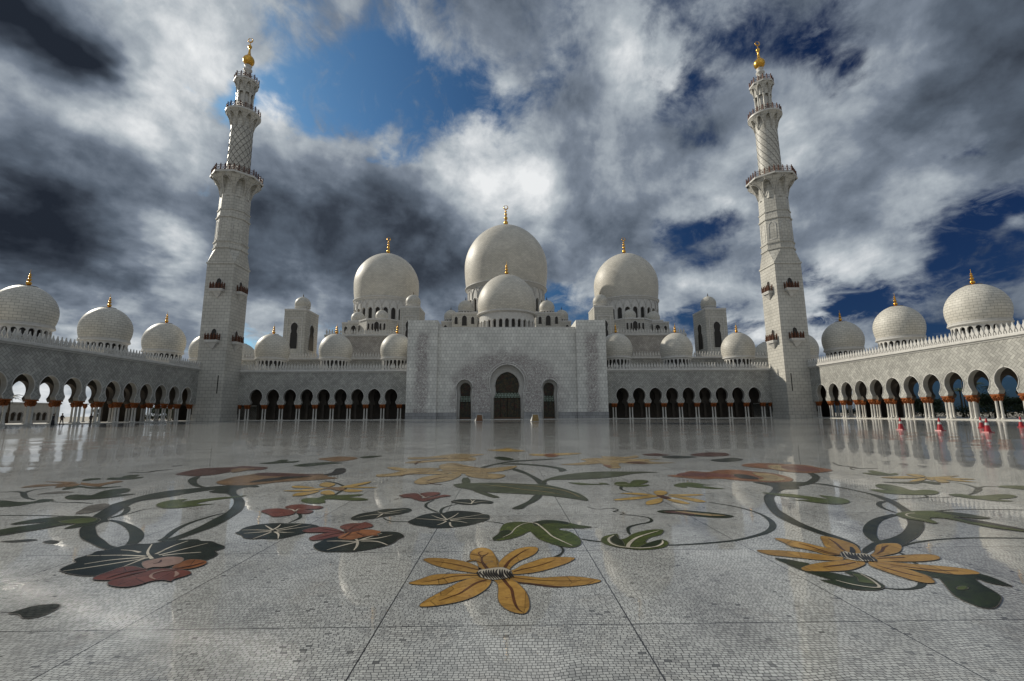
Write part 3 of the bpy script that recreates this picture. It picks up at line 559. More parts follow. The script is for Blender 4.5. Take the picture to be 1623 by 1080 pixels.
 ('p','petal','red',3,'-1.83,7.73;-1.71,7.87;-1.54,7.84;-1.5,7.7;-1.56,7.54;-1.64,7.45;-1.66,7.32;-1.74,7.5'),
 ('s','petal_vein','cream',4,'-1.83,7.64;-1.73,7.47;-1.69,7.36;-1.64,7.45;-1.6,7.49',[0.01, 0.02, 0.02, 0.014, 0.006]),
]),
('leaf_inlay','curled olive leaf with white veins inlaid right of the three-lobed leaf',[
 ('p','leaf_blade','green',1,'0.51,4.9;0.56,5.02;0.65,5.1;0.73,5.13;0.72,5.01;0.71,4.92;0.77,4.95;0.9,5.13;1.02,5.23;1.16,5.3;1.27,5.29;1.25,5.2;1.17,5.07;1.05,4.98;0.96,4.86;0.94,4.78;1.03,4.83;1.12,4.9;1.16,4.84;1.14,4.73;1.06,4.62;0.94,4.56;0.82,4.54;0.71,4.58;0.61,4.63;0.53,4.72;0.5,4.81'),
 ('p','shaded_lobe','dgreen',2,'0.82,4.62;0.93,4.75;1.06,4.86;1.12,4.88;1.09,4.79;1,4.66;0.88,4.6'),
 ('p','shaded_lobe','dgreen',2,'0.6,4.87;0.65,5.01;0.71,5.09;0.7,4.96;0.72,4.87;0.69,4.67;0.62,4.74'),
 ('s','leaf_vein','cream',3,'0.68,5.06;0.6,4.94;0.58,4.78;0.63,4.66;0.73,4.61;0.84,4.59;0.99,4.64;1.08,4.74;1.12,4.85',[0.012, 0.024, 0.026, 0.026, 0.024, 0.022, 0.02, 0.02, 0.008]),
 ('s','leaf_vein','cream',3,'0.71,4.62;0.75,4.73;0.87,4.93;1.02,5.08;1.21,5.23',[0.036, 0.036, 0.03, 0.022, 0.008]),
 ('s','leaf_stem','stem',0,'0.86,5.11;0.88,5.26;0.94,5.43;1.09,5.56;1.2,5.62;1.28,5.72;1.3,5.87;1.22,5.97;1.1,6.04;1,6.08;1.06,6.15;1.03,6.23;0.95,6.25;1.04,6.36;0.98,6.47;0.77,6.42;0.66,6.59',[0.026, 0.034, 0.036, 0.03, 0.034, 0.036, 0.03, 0.024, 0.02, 0.016, 0.014, 0.012, 0.02, 0.02, 0.016, 0.014, 0.01]),
 ('s','leaf_stem','stem',0,'1.12,4.69;1.31,4.71;1.57,4.76;1.84,4.84;2.1,4.98;2.35,5.16;2.55,5.4;2.69,5.7;2.76,6.04;2.73,6.35;2.63,6.6;2.45,6.83',[0.026, 0.03, 0.034, 0.036, 0.045, 0.06, 0.07, 0.06, 0.04, 0.034, 0.03, 0.024]),
 ('s','leaf_stem','stem',0,'0.37,4.89;0.44,4.86;0.5,4.83',[0.03, 0.03, 0.03]),
]),
('pod_inlay','slim brown and green pod inlaid inside the large curved stem',[
 ('p','pod','dgreen',1,'1.51,6.24;1.63,6.32;1.87,6.32;2.06,6.22;2.22,6.12;2.33,6.02;2.37,5.92;2.23,5.83;2.06,5.86;1.88,5.95;1.74,6.07;1.57,6.13'),
 ('p','pod_face','dred',2,'1.61,6.24;1.81,6.26;1.96,6.15;1.9,5.99;1.75,6.1;1.61,6.16'),
 ('p','pod_face','tan',3,'1.74,6.25;1.96,6.14;2.16,6.03;2.29,5.95;2.09,5.93;1.92,6.04;1.78,6.17'),
]),
('flower_inlay','pale ochre star flower inlaid to the right of centre in front of the long green blade',[
 ('p','petal','ochre2',1,'1.15,7.1;1.34,7.22;1.6,7.34;1.85,7.42;1.9,7.33;1.66,7.18;1.37,7.06;1.18,7.03'),
 ('p','petal','ochre2',1,'1.37,7.63;1.62,7.68;1.79,7.58;1.88,7.38;1.67,7.45;1.48,7.55'),
 ('p','petal','ochre2',1,'1.97,7.79;2.1,7.88;2.17,7.78;2.13,7.6;2,7.43;1.91,7.44;1.92,7.61'),
 ('p','petal','ochre2',1,'1.52,6.75;1.58,6.91;1.73,7.08;1.88,7.19;1.88,7.07;1.76,6.83;1.61,6.7;1.53,6.68'),
 ('p','petal','ochre2',1,'2.09,7.49;2.32,7.51;2.59,7.5;2.65,7.43;2.49,7.37;2.21,7.34'),
 ('p','petal','ochre2',1,'2.03,7.38;2.24,7.31;2.37,7.15;2.44,6.88;2.31,6.83;2.23,6.98;2.13,7.21'),
 ('p','petal','ochre2',1,'1.94,7.12;2.07,7.06;2.14,6.86;2.14,6.72;2.03,6.75;1.95,6.92'),
 ('p','flower_centre','dred',2,'1.9,7.44;2,7.38;2.03,7.16;1.94,7.1;1.89,7.22'),
]),
('leaf_inlay','narrow green leaf inlaid behind the pale ochre star flower, between two others',[
 ('s','leaf_stem','stem',0,'1.6,7.71;1.52,7.87;1.5,8.06;1.57,8.33',[0.018, 0.03, 0.05, 0.05]),
 ('p','leaf_blade','green',1,'1.51,8.62;1.61,8.85;1.79,8.89;1.8,8.68;1.97,9.04;2.14,9.13;2.25,8.98;2.09,8.67;1.93,8.5;2.12,8.52;2.02,8.35;1.78,8.29;1.59,8.3;1.54,8.44'),
 ('s','leaf_vein','cream',2,'1.52,8.5;1.61,8.54;1.73,8.49',[0.02, 0.02, 0.01]),
]),
('leaf_inlay','narrow green leaf inlaid nearest the tip of the long green blade',[
 ('p','leaf_blade','green',1,'0.7,8.85;0.9,8.81;1.1,8.68;1.27,8.61;1.29,8.55;1.26,8.77;1.4,8.73;1.4,8.48;1.3,8.31;1.09,8.27;0.86,8.36;1.01,8.42;0.83,8.63'),
]),
('leaf_inlay','forked green leaf inlaid just left of the big right-hand stem',[
 ('p','leaf_blade','green',1,'2.52,8.43;2.7,8.64;2.92,8.75;3.06,8.62;3.13,8.47;3.24,8.42;3,8.37;3.09,8.19;3.25,8;3.01,8.02;2.78,8.16;2.7,8.3;2.66,8.14;2.54,8.21'),
]),
('leaf_inlay','very long ribbed green blade inlaid across the middle of the pavement',[
 ('p','leaf_blade','blade',2,'-1.4,8.68;-1.3,8.82;-1.16,8.85;-0.93,8.88;-0.65,8.89;-0.37,8.81;-0.04,8.71;0.25,8.6;0.44,8.36;0.63,7.94;0.75,7.52;0.76,7.01;0.61,7.14;0.47,7.27;0.25,7.45;0.03,7.56;-0.22,7.66;-0.54,7.75;-0.74,7.83;-0.95,7.99;-1.14,8.21;-1.3,8.38'),
 ('s','leaf_vein','tan',3,'-0.92,8.66;-0.55,8.46;-0.12,8.05;0.18,7.84;0.5,7.49',[0.012, 0.02, 0.02, 0.02, 0.006]),
 ('s','leaf_vein','tan',3,'-0.65,8.7;-0.28,8.6;0.16,8.37;0.54,7.87;0.69,7.26',[0.012, 0.02, 0.02, 0.02, 0.006]),
 ('p','leaf_stem','blade',1,'-1.31,9.59;-1.2,9.61;-1.11,8.79;-1.24,8.8'),
 ('p','leaf_stem','blade',1,'-1,8.01;-0.78,7.83;-0.65,7.59;-0.54,7.36;-0.63,7.32;-0.8,7.59'),
]),
('leaf_inlay','long crossing stem of dark green inlaid through the middle blade',[
 ('p','leaf_stem','stem2',1,'-0.35,11.09;-0.23,11.17;-0.02,10.54;0.17,9.61;0.28,8.97;0.29,8.66;0.16,8.6;0.1,9.25;-0.04,10.1'),
 ('p','leaf_stem','stem2',1,'0.03,7.6;0.13,7.55;-0,7.04;-0.14,6.74;-0.24,6.47;-0.37,6.49;-0.25,6.75;-0.12,7.05'),
 ('p','leaf_stem','stem2',1,'-0.6,12.22;-0.08,12.28;0.52,11.84;0.83,11.31;0.92,11.06;0.92,10.67;0.74,10.49;0.75,10.97;0.49,11.5;-0.04,11.94;-0.49,12.07'),
 ('p','leaf_stem','stem2',1,'-1.07,11.38;-0.83,12.04;-0.5,12.64;-0.16,13.03;0.65,13.4;1.24,13.51;0.63,13.14;-0.14,12.75;-0.49,12.39;-0.79,11.8;-0.99,11.21'),
]),
('leaf_inlay','long pale green blade inlaid pointing right from the crossing stem',[
 ('p','leaf_blade','blade',2,'0.21,8.91;0.34,9.31;0.59,9.74;0.93,10.1;1.32,10.35;1.78,10.47;2.22,10.41;2.57,10.39;2.87,10.23;2.55,10.18;2.19,9.98;1.8,9.6;1.38,9.36;0.96,9.24;0.53,9.23;0.37,9.16;0.27,8.78'),
]),
('flower_inlay','large ragged tan orchid inlaid left of the crossing stem',[
 ('p','petal','tan',2,'-2.11,11.89;-1.93,12.48;-1.77,12.47;-1.49,11.96;-1.18,11.5;-0.97,11.27;-0.59,11.4;-0.19,11.72;-0.23,11.29;-0.47,10.75;-0.8,10.4;-1.22,10.17;-1.45,10.3;-1.69,10.45;-1.94,11.03'),
 ('p','petal','tan',2,'-3.2,10.19;-2.95,10.38;-2.77,10.88;-2.41,11.05;-1.96,10.83;-1.66,10.63;-1.78,10.2;-2.05,10.21;-2.42,10.23;-2.75,9.93;-3.06,9.83'),
 ('p','petal','tan',2,'-3.33,11.52;-3.15,11.62;-2.79,11.28;-2.28,11.41;-1.97,11.23;-2.15,10.85;-2.52,10.87;-2.89,10.89'),
 ('p','petal','tan',2,'-2.17,8.97;-2.19,9.37;-2.13,9.74;-1.93,10.04;-1.66,10.28;-1.4,10.26;-1.45,9.48;-1.57,9.14;-1.8,8.89;-1.89,8.77;-2.04,8.77'),
 ('p','petal','tan',2,'-1.31,10.17;-1.11,10.42;-0.79,10.26;-0.49,10.04;-0.47,9.72;-0.64,9.41;-0.89,9.45;-1.14,9.68'),
 ('s','petal_vein','rib',3,'-1.87,10.83;-1.59,10.81;-1.26,10.7;-0.9,10.73;-0.58,11.05;-0.27,11.44',[0.02, 0.05, 0.05, 0.02]),
 ('s','petal_vein','rib',3,'-2.65,9.84;-2.48,10.36;-2.18,10.48;-1.8,10.64',[0.02, 0.05, 0.05, 0.02]),
 ('s','petal_vein','rib',3,'-1.96,9.09;-1.85,9.5;-1.65,9.79',[0.02, 0.05, 0.05, 0.02]),
 ('s','petal_vein','rib',3,'-1.83,12.35;-1.54,11.74;-1.12,11.34',[0.02, 0.05, 0.05, 0.02]),
 ('s','petal_vein','rib',3,'-1.92,8.96;-1.78,8.8;-1.62,8.72',[0.02, 0.05, 0.05, 0.02]),
]),
('flower_inlay','flat tan orchid inlaid at the back, left of centre',[
 ('p','petal','tan',1,'-3.11,12.55;-3,13.08;-2.63,13.19;-2.35,13.61;-1.97,14.38;-1.54,14.35;-1.33,13.85;-1.33,13.11;-1.83,13;-2.36,12.9;-2.73,12.53'),
 ('p','petal','tan',1,'-3.33,14.15;-2.81,14.28;-2.38,14.94;-2.02,15.4;-1.61,15.26;-1.11,15.03;-1.54,14.35;-2.12,14.06;-2.71,13.64;-3.16,13.58'),
 ('s','petal_vein','rib',2,'-2.79,12.28;-2.78,13.06;-2.45,13.47;-1.92,13.89;-1.34,13.25',[0.05, 0.08, 0.08, 0.08, 0.05]),
]),
('flower_inlay','far ochre flower inlaid on the centre line at the back of the pattern',[
 ('p','petal','ochre2',1,'-1.13,16.92;-0.73,17.12;-0.36,17.85;-0.14,17.17;0.26,16.35;-0.02,16.15;-0.37,16.18;-0.79,16.43'),
 ('p','petal','dgreen',1,'-0.8,13.97;-0.62,14.29;-0.38,13.94;-0.21,13.38;-0.36,13.04;-0.61,13.29'),
]),
('flower_inlay','ochre orchid inlaid at the back, right of centre',[
 ('p','petal','tan',1,'0.93,11.98;1.39,12.26;1.74,12.76;1.65,13.25;2.06,13.61;2.35,13.59;2.39,14.07;2.74,14.04;3.06,13.86;3.49,14.33;3.51,13.99;3.26,13.52;2.85,13.25;3.35,13.22;3.88,13.09;3.48,12.92;3.48,12.38;3.95,12.22;3.24,11.97;2.79,12;2.52,12.19;2.36,11.72;2.26,11.14;2.02,11.03;1.96,11.52;1.99,12.15;1.69,11.93;1.31,11.79'),
 ('p','petal','rust',2,'1.99,11.86;2.12,11.67;2.04,11.15;1.97,11.3'),
 ('p','petal','rib',2,'2.66,12.31;3.04,12.54;3.24,12.14;2.94,11.99'),
]),
('flower_inlay','small rust flower inlaid in the far row just right of the centre line',[
 ('p','petal','ochre2',1,'0.33,15.11;0.72,15.08;0.98,15.17;1.6,15.4;2.02,15.25;1.68,14.82;1.17,14.5;0.84,14.01;0.72,14.36;0.36,14.56'),
 ('p','petal','rust',2,'0.72,14.71;0.98,15.17;1.2,14.5;0.9,14.01'),
]),
('lily_pad_inlay','far brown lily pad inlaid, largest of the right-hand cluster at the back',[
 ('p','leaf_blade','dred',1,'5.21,14.46;6.1,15.26;6.59,15.09;6.24,14.1;5.72,13.83;5.28,13.93'),
]),
('lily_pad_inlay','far dark lily pad inlaid nearest of the right-hand cluster at the back',[
 ('p','leaf_blade','pad',1,'5.12,12.82;5.74,13.28;6.08,13.43;6.08,12.92;5.57,12.41;5.14,12.35'),
]),
('lily_pad_inlay','far dark lily pad inlaid at the left end of the right-hand cluster',[
 ('p','leaf_blade','pad',1,'4.17,13.94;4.69,14.21;5.15,13.79;4.56,13.33;4.15,13.46'),
]),
('lily_pad_inlay','far red-brown pad inlaid in the row behind, right of the ochre orchid',[
 ('p','leaf_blade','dred',1,'3.8,14.66;4.34,15.07;4.45,14.79;4.6,14.49;4.16,14.11;3.89,14.23'),
]),
('flower_inlay','long rust and red orchid inlaid at the head of the right-hand stem',[
 ('p','petal','rust',1,'2.84,9.69;3.06,9.77;3.18,9.59;3.37,10.14;3.66,10.43;3.9,10.21;4.36,10.6;4.77,10.58;4.94,10.29;5.15,10.04;5.2,9.66;5.1,9.14;4.82,8.77;4.42,8.68;4.18,8.8;3.96,8.96;3.7,9.22;3.33,9.16;3.08,9.38'),
 ('p','petal','red',2,'3.06,9.77;3.43,10.18;3.84,10.07;4.17,9.86;4.48,9.52;4.14,9.33;3.7,9.47;3.27,9.58'),
 ('p','petal','tan',2,'4.83,10.1;5.07,9.89;5.02,9.4;4.87,9;4.48,8.79;4.31,8.95;4.58,9.2;4.66,9.6'),
 ('p','flower_centre','black',3,'4.28,9.8;4.47,9.79;4.52,9.51;4.43,9.1;4.26,9.11;4.12,9.28'),
]),
('flower_inlay','flat rust-red orchid inlaid behind, where the right-hand stem ends',[
 ('p','petal','rust',1,'5.3,11.5;5.73,11.88;6.21,11.9;6.5,11.69;6.84,11.41;6.8,10.91;6.83,10.57;6.66,10.26;6.04,9.95;5.8,10.04;5.63,10.25;5.55,10.64;5.39,10.93;5.27,11.13'),
 ('p','petal','tan',2,'5.86,11.34;6.23,11.58;6.06,10.96;5.76,10.41;5.6,10.64'),
 ('p','petal','red',2,'6.09,11.2;6.58,11.35;6.69,10.92;6.41,10.27;5.98,10.15;5.83,10.45'),
]),
('stem_inlay','thick dark green stem curving from the far orchids to the right-hand ochre flower',[
 ('p','stem','stem',1,'5.97,10.03;6.04,9.95;5.88,9.53;5.67,9.2;5.24,8.67;4.85,8.34;4.6,8.18;4.52,8.01;4.37,7.91;4.21,7.9;4.04,7.75;3.87,7.54;3.6,7.18;3.36,6.73;3.14,6.26;3.04,5.85;2.98,5.6;2.95,5.26;2.96,5.02;2.97,4.8;2.91,4.58;2.83,4.5;2.87,4.74;2.85,4.96;2.83,5.2;2.83,5.49;2.89,5.92;3.1,6.49;3.34,7;3.54,7.34;3.84,7.7;4.08,8.05;4.16,8.31;4.1,8.73;4.36,8.64;4.82,8.77;5.01,8.68;5.31,8.97;5.63,9.37'),
 ('p','stem','stem',1,'5.06,8.52;5.25,8.47;5.29,8.15;5.29,7.75;5.29,7.34;5.17,6.88;4.89,6.35;4.72,6.04;4.37,5.51;4.12,5.23;3.79,4.93;3.52,4.73;3.33,4.6;3.19,4.59;3.01,4.51;2.78,4.36;2.82,4.44;2.93,4.55;3.18,4.74;3.41,4.85;3.68,5.03;3.97,5.29;4.19,5.52;4.38,5.77;4.73,6.27;5.03,6.88;5.24,7.57;5.21,8.04;5.14,8.37'),
 ('s','stem','stem',1,'3.2,4.74;3.31,4.95;3.47,5.17;3.74,5.47;4.03,5.72;4.4,5.94',[0.07, 0.1, 0.12, 0.11, 0.09, 0.07]),
 ('s','stem','stem',1,'4.95,6.79;4.82,6.7;4.66,6.51;4.55,6.28;4.5,6.06',[0.06, 0.06, 0.06, 0.04, 0.03]),
]),
('leaf_inlay','forked green leaf inlaid behind the upper bend of the right-hand stem',[
 ('p','leaf_blade','green',2,'3.65,7.61;3.8,7.52;4.02,7.43;4.12,7.28;4.25,7.07;4.31,6.99;4.37,7.31;4.52,7.19;4.55,7.02;4.47,6.79;4.26,6.63;4.08,6.62;3.92,6.74;3.85,6.86;3.73,6.96;3.98,6.95;3.96,7.08;3.77,7.27;3.68,7.45'),
]),
('leaf_inlay','long split green leaf inlaid at the right, running out from the thick stem',[
 ('p','leaf_blade','green',3,'4.43,5.97;4.62,6.07;4.81,6.12;5.06,6.12;5.15,6.05;5.28,5.97;5.33,5.8;5.35,5.69;5.19,5.67;5.09,5.73;5.02,5.76;5.02,5.56;5.1,5.39;5.16,5.17;5.04,5.06;5,5.1;4.91,5.2;4.84,5.4;4.82,5.63;4.75,5.73;4.62,5.71;4.5,5.47;4.43,5.46;4.4,5.59;4.34,5.68;4.36,5.84'),
 ('p','shaded_lobe','dgreen',4,'5.05,6.11;5.28,5.97;5.33,5.8;5.35,5.69;5.17,5.71;5.06,5.81;5.03,6.02'),
 ('p','shaded_lobe','black',4,'4.95,5.79;5.07,5.62;5.12,5.4;5.15,5.16;5.08,5.1;5.02,5.31;4.94,5.52'),
 ('s','leaf_vein','cream',4,'4.7,6;4.59,5.97;4.48,5.87;4.45,5.74;4.5,5.61',[0.02, 0.02, 0.02, 0.016, 0.006]),
 ('s','leaf_stem','stem',0,'4.77,6.1;5.06,6.12;5.34,6.19;5.68,6.21;6.27,6.15',[0.03, 0.04, 0.03, 0.03, 0.03]),
 ('s','leaf_stem','stem',0,'3.31,4.58;3.54,4.7;3.82,4.79;4.12,4.84;4.41,4.85;4.77,4.82',[0.02, 0.03, 0.03, 0.03, 0.03, 0.03]),
]),
('leaf_inlay','mottled green leaf inlaid at the right in front of the pale star flower',[
 ('p','leaf_blade','green',1,'5.98,8.23;6.21,8.4;6.31,8.32;6.29,8.06;6.18,7.7;6.38,7.75;6.51,7.7;6.41,7.48;6.18,7.31;5.96,7.28;5.7,7.33;5.52,7.44;5.53,7.63;5.56,7.82;5.73,7.81;5.83,7.77;5.84,7.95'),
 ('s','leaf_stem','stem',0,'5.9,7.11;5.66,7.03;5.43,7.01;5.16,6.9;4.94,6.78',[0.04, 0.02, 0.02, 0.02, 0.02]),
 ('s','leaf_stem','stem',0,'5.98,7.26;5.9,7.11;5.99,7.04;6.22,7.1;6.35,7.12',[0.02, 0.04, 0.02, 0.02, 0.02]),
]),
('leaf_inlay','green leaf with a forked tip inlaid near the right edge of the pavement',[
 ('p','leaf_blade','green',1,'6.35,7.27;6.55,7.36;6.62,7.32;6.66,7.18;6.92,7.22;7.18,7.29;7.31,7.25;7.22,7.08;6.95,6.94;6.71,6.88;6.78,6.73;6.55,6.74;6.48,6.87;6.37,6.97;6.35,7.12'),
]),
('leaf_inlay','green leaf inlaid farthest out at the right edge of the pavement',[
 ('p','leaf_blade','green',1,'7.88,7.98;8.16,8.12;8.46,8.06;8.02,7.67;7.95,7.85'),
 ('s','leaf_stem','stem',0,'7.91,8.01;7.76,8.05;7.53,7.94;7.33,7.76;6.92,7.43;6.68,7.28',[0.04, 0.04, 0.05, 0.09, 0.05, 0.03]),
 ('s','leaf_stem','stem',0,'7.67,8.61;7.66,8.37;7.52,8.02;7.36,7.78',[0.02, 0.03, 0.05, 0.08]),
]),
('flower_inlay','pale ochre star flower inlaid at the far right between green leaves',[
 ('p','petal','ochre2',2,'6.87,9.21;7.36,9.36;7.65,9.31;7.67,9.17;7.26,9.02;6.98,9.07'),
 ('p','petal','ochre2',2,'7.77,9.66;8,9.65;7.88,9.33;7.7,9.2;7.68,9.34'),
 ('p','petal','ochre2',2,'6.87,8.58;7.44,9.02;7.66,9.09;7.34,8.78;7.06,8.64'),
 ('p','petal','ochre2',2,'7.81,9.08;7.74,8.76;7.6,8.54;7.39,8.48;7.5,8.7'),
 ('p','petal','ochre2',2,'7.81,9.08;8.08,9.01;8.06,8.59;8.15,8.52;7.9,8.6;7.78,8.81'),
 ('p','petal','ochre2',2,'7.85,9.19;8.27,9.31;8.62,9.38;8.2,9.14;8.44,8.88;7.97,8.91'),
 ('p','petal','ochre2',2,'7.81,9.25;7.89,9.16;7.51,8.77;7.54,8.93'),
 ('p','leaf_blade','dgreen',1,'6.41,8.6;6.81,8.61;7.06,8.64;7.27,8.71;7.4,8.63;7.26,8.35;7.1,8.31;7.1,8.54;6.81,8.37;6.61,8.48'),
]),
('leaf_inlay','small green leaf inlaid far back at the right, beyond the pale star flower',[
 ('p','leaf_blade','green',1,'7.06,9.93;7.3,9.96;7.45,10.28;7.6,10.32;7.56,10.01;7.5,9.75;7.72,9.86;7.58,9.62;7.3,9.5;7.05,9.55'),
]),
('stem_inlay','thin jointed twig inlaid far back at the right near the arcade',[
 ('s','stem','black',1,'7.91,11.99;7.59,11.3;7.66,11.05;7.6,10.72;8.01,10.69',[0.04, 0.05, 0.09, 0.09, 0.04]),
 ('s','stem','black',1,'7.66,11.05;7.38,10.66;7.3,10.44',[0.04, 0.04, 0.03]),
]),
('flower_inlay','large ochre flower inlaid at the foreground right over two dark leaves',[
 ('p','petal','ochre',2,'2.27,4.89;2.34,4.89;2.38,4.84;2.45,4.77;2.5,4.67;2.55,4.56;2.61,4.48;2.6,4.35;2.49,4.31;2.41,4.33;2.38,4.42;2.32,4.53;2.26,4.59;2.27,4.73'),
 ('p','petal','ochre',2,'1.87,4.49;1.98,4.5;2.13,4.47;2.26,4.41;2.37,4.35;2.45,4.3;2.51,4.25;2.43,4.16;2.34,4.17;2.24,4.19;2.14,4.24;2.02,4.29;1.9,4.36'),
 ('p','petal','ochre',2,'1.95,3.96;1.99,4.01;2.11,4.08;2.25,4.13;2.38,4.16;2.53,4.2;2.6,4.16;2.58,4.08;2.44,3.98;2.32,3.92;2.18,3.9;2.06,3.9;1.96,3.91'),
 ('p','petal','ochre',2,'2.79,4.96;2.85,4.94;2.89,4.87;2.91,4.76;2.91,4.64;2.85,4.51;2.76,4.37;2.66,4.35;2.59,4.39;2.59,4.49;2.57,4.56;2.66,4.74'),
 ('p','petal','ochre',2,'2.74,4.26;2.9,4.4;3.08,4.6;3.2,4.67;3.34,4.67;3.32,4.59;3.23,4.48;3.1,4.37;2.96,4.31;2.81,4.25'),
 ('p','petal','ochre',2,'2.71,4.22;2.87,4.26;3.06,4.3;3.21,4.32;3.33,4.32;3.37,4.28;3.33,4.2;3.23,4.15;3.08,4.12;2.9,4.12;2.72,4.14;2.65,4.13'),
 ('p','petal','ochre',2,'2.69,4.16;2.82,4.12;2.94,4.07;3.06,4.03;3.17,3.99;3.26,3.94;3.3,3.89;3.28,3.81;3.19,3.79;3.07,3.79;2.98,3.83;2.9,3.89;2.81,3.94;2.73,4.02;2.68,4.09'),
 ('p','petal','ochre',2,'2.64,4.13;2.71,4.07;2.77,3.99;2.81,3.92;2.82,3.84;2.83,3.77;2.8,3.7;2.75,3.63;2.68,3.62;2.63,3.67;2.6,3.76;2.58,3.86;2.57,3.95;2.57,4.03'),
 ('s','petal_vein','rib',3,'2.4,4.7;2.44,4.58;2.47,4.43;2.53,4.32',[0.01, 0.022, 0.022, 0.012]),
 ('s','petal_vein','rib',3,'2.16,4;2.27,4.03;2.38,4.06;2.52,4.12',[0.01, 0.022, 0.022, 0.012]),
 ('s','petal_vein','rib',3,'2.81,4.87;2.76,4.69;2.68,4.5;2.65,4.38',[0.01, 0.022, 0.022, 0.012]),
 ('s','petal_vein','rib',3,'2.88,4.34;3,4.43;3.11,4.54;3.19,4.59',[0.01, 0.022, 0.022, 0.012]),
 ('s','petal_vein','rib',3,'2.77,4.2;2.86,4.22;3.04,4.23',[0.01, 0.022, 0.022, 0.012]),
 ('s','petal_vein','rib',3,'2.76,4.05;2.85,3.98;2.98,3.91;3.16,3.87',[0.01, 0.022, 0.022, 0.012]),
 ('s','petal_vein','rib',3,'2.63,4.03;2.66,3.93;2.71,3.81;2.76,3.75',[0.01, 0.022, 0.022, 0.012]),
 ('s','petal_vein','rib',3,'2.41,4.49;2.44,4.39;2.5,4.32',[0.01, 0.022, 0.022, 0.012]),
 ('p','flower_centre','cream',4,'2.55,4.35;2.61,4.4;2.65,4.42;2.68,4.36;2.77,4.35;2.79,4.3;2.76,4.21;2.73,4.15;2.67,4.13;2.58,4.13;2.52,4.17;2.5,4.23'),
 ('s','stripe','black',5,'2.61,4.41;2.57,4.34;2.52,4.24;2.53,4.2',[0.008, 0.02, 0.022, 0.008]),
 ('s','stripe','black',5,'2.63,4.4;2.59,4.32;2.55,4.23;2.55,4.18',[0.008, 0.02, 0.022, 0.008]),
 ('s','stripe','black',5,'2.65,4.38;2.61,4.31;2.57,4.22;2.56,4.16',[0.008, 0.02, 0.022, 0.008]),
 ('s','stripe','black',5,'2.67,4.37;2.63,4.3;2.59,4.21;2.57,4.14',[0.008, 0.02, 0.022, 0.008]),
 ('s','stripe','black',5,'2.69,4.35;2.65,4.29;2.61,4.21;2.59,4.14',[0.008, 0.02, 0.022, 0.008]),
 ('s','stripe','black',5,'2.71,4.34;2.67,4.28;2.64,4.2;2.61,4.13',[0.008, 0.02, 0.022, 0.008]),
 ('s','stripe','black',5,'2.73,4.33;2.69,4.26;2.66,4.19;2.63,4.13',[0.008, 0.02, 0.022, 0.008]),
 ('s','stripe','black',5,'2.75,4.32;2.71,4.25;2.68,4.18;2.65,4.12',[0.008, 0.02, 0.022, 0.008]),
 ('s','stripe','black',5,'2.77,4.31;2.73,4.24;2.7,4.17;2.67,4.12',[0.008, 0.02, 0.022, 0.008]),
 ('s','stripe','black',5,'2.79,4.3;2.75,4.23;2.73,4.17;2.69,4.11',[0.008, 0.02, 0.022, 0.008]),
 ('s','stamen','black',4,'2.67,4.36;2.75,4.46;2.81,4.56',[0.04, 0.04, 0.02]),
 ('p','leaf_blade','dgreen',1,'1.9,4.25;1.98,4.23;2.06,4.16;2.11,4.09;1.97,3.93;2.12,3.89;2.18,3.84;2.22,3.79;2.25,3.79;2.25,3.89;2.32,3.9;2.36,3.84;2.37,3.75;2.35,3.66;2.33,3.58;2.26,3.52;2.18,3.5;2.09,3.51;2.02,3.54;1.98,3.61;1.94,3.72;2.01,3.71;2.01,3.74;1.97,3.83;1.93,3.96;1.91,4.11'),
 ('p','leaf_highlight','green',2,'2.28,3.84;2.32,3.82;2.32,3.73;2.29,3.6;2.28,3.62;2.2,3.66;2.25,3.75'),  # olive green marble piece set into the darker leaf
 ('s','leaf_vein','cream',3,'2.34,3.83;2.33,3.73;2.3,3.62;2.26,3.55;2.2,3.55;2.11,3.61;2.05,3.7',[0.01, 0.014, 0.016, 0.02, 0.014, 0.014, 0.006]),
 ('p','leaf_blade','dgreen',1,'2.78,3.94;2.84,3.9;2.91,3.87;3,3.81;3.18,3.82;3.27,3.81;3.29,3.74;3.27,3.64;3.24,3.54;3.19,3.56;3.14,3.61;3.14,3.69;3.12,3.69;3.06,3.58;3.02,3.47;2.96,3.36;2.87,3.28;2.76,3.2;2.69,3.17;2.64,3.19;2.63,3.25;2.64,3.35;2.69,3.45;2.76,3.56;2.83,3.67;2.86,3.73;2.83,3.75;2.83,3.85'),
 ('p','leaf_highlight','green',2,'2.81,3.53;2.88,3.56;2.9,3.53;2.85,3.49;2.78,3.49'),
 ('s','leaf_stem','stem',0,'2.28,3.55;2.33,3.53;2.42,3.52;2.49,3.53;2.58,3.57;2.65,3.63',[0.014, 0.02, 0.025, 0.03, 0.04, 0.05]),
 ('s','leaf_stem','stem',0,'3.12,4.37;3.1,4.3;3.04,4.19;3,4.07;2.98,4.02',[0.03, 0.03, 0.03, 0.03, 0.03]),
]),
('stem_inlay','thick dark green stem curving from the far orchids to the left-hand black lily pad',[
 ('p','stem','stem',1,'-6.95,9.97;-6.9,10.15;-6.61,9.61;-6.22,9.04;-5.86,8.67;-5.56,8.53;-5.43,8.65;-5.18,8.74;-5.01,8.81;-5.1,8.44;-5.05,8.25;-4.84,7.89;-4.57,7.55;-4.28,7.11;-4.03,6.6;-3.9,6.16;-3.8,5.66;-3.81,5.34;-3.83,5.08;-3.85,5.01;-4,5.02;-3.95,5.15;-3.97,5.56;-4.05,5.97;-4.11,6.3;-4.27,6.76;-4.5,7.21;-4.7,7.51;-5.02,7.9;-5.21,7.96;-5.44,8.11;-5.46,8.31;-5.77,8.54;-6.1,8.75;-6.64,9.37'),
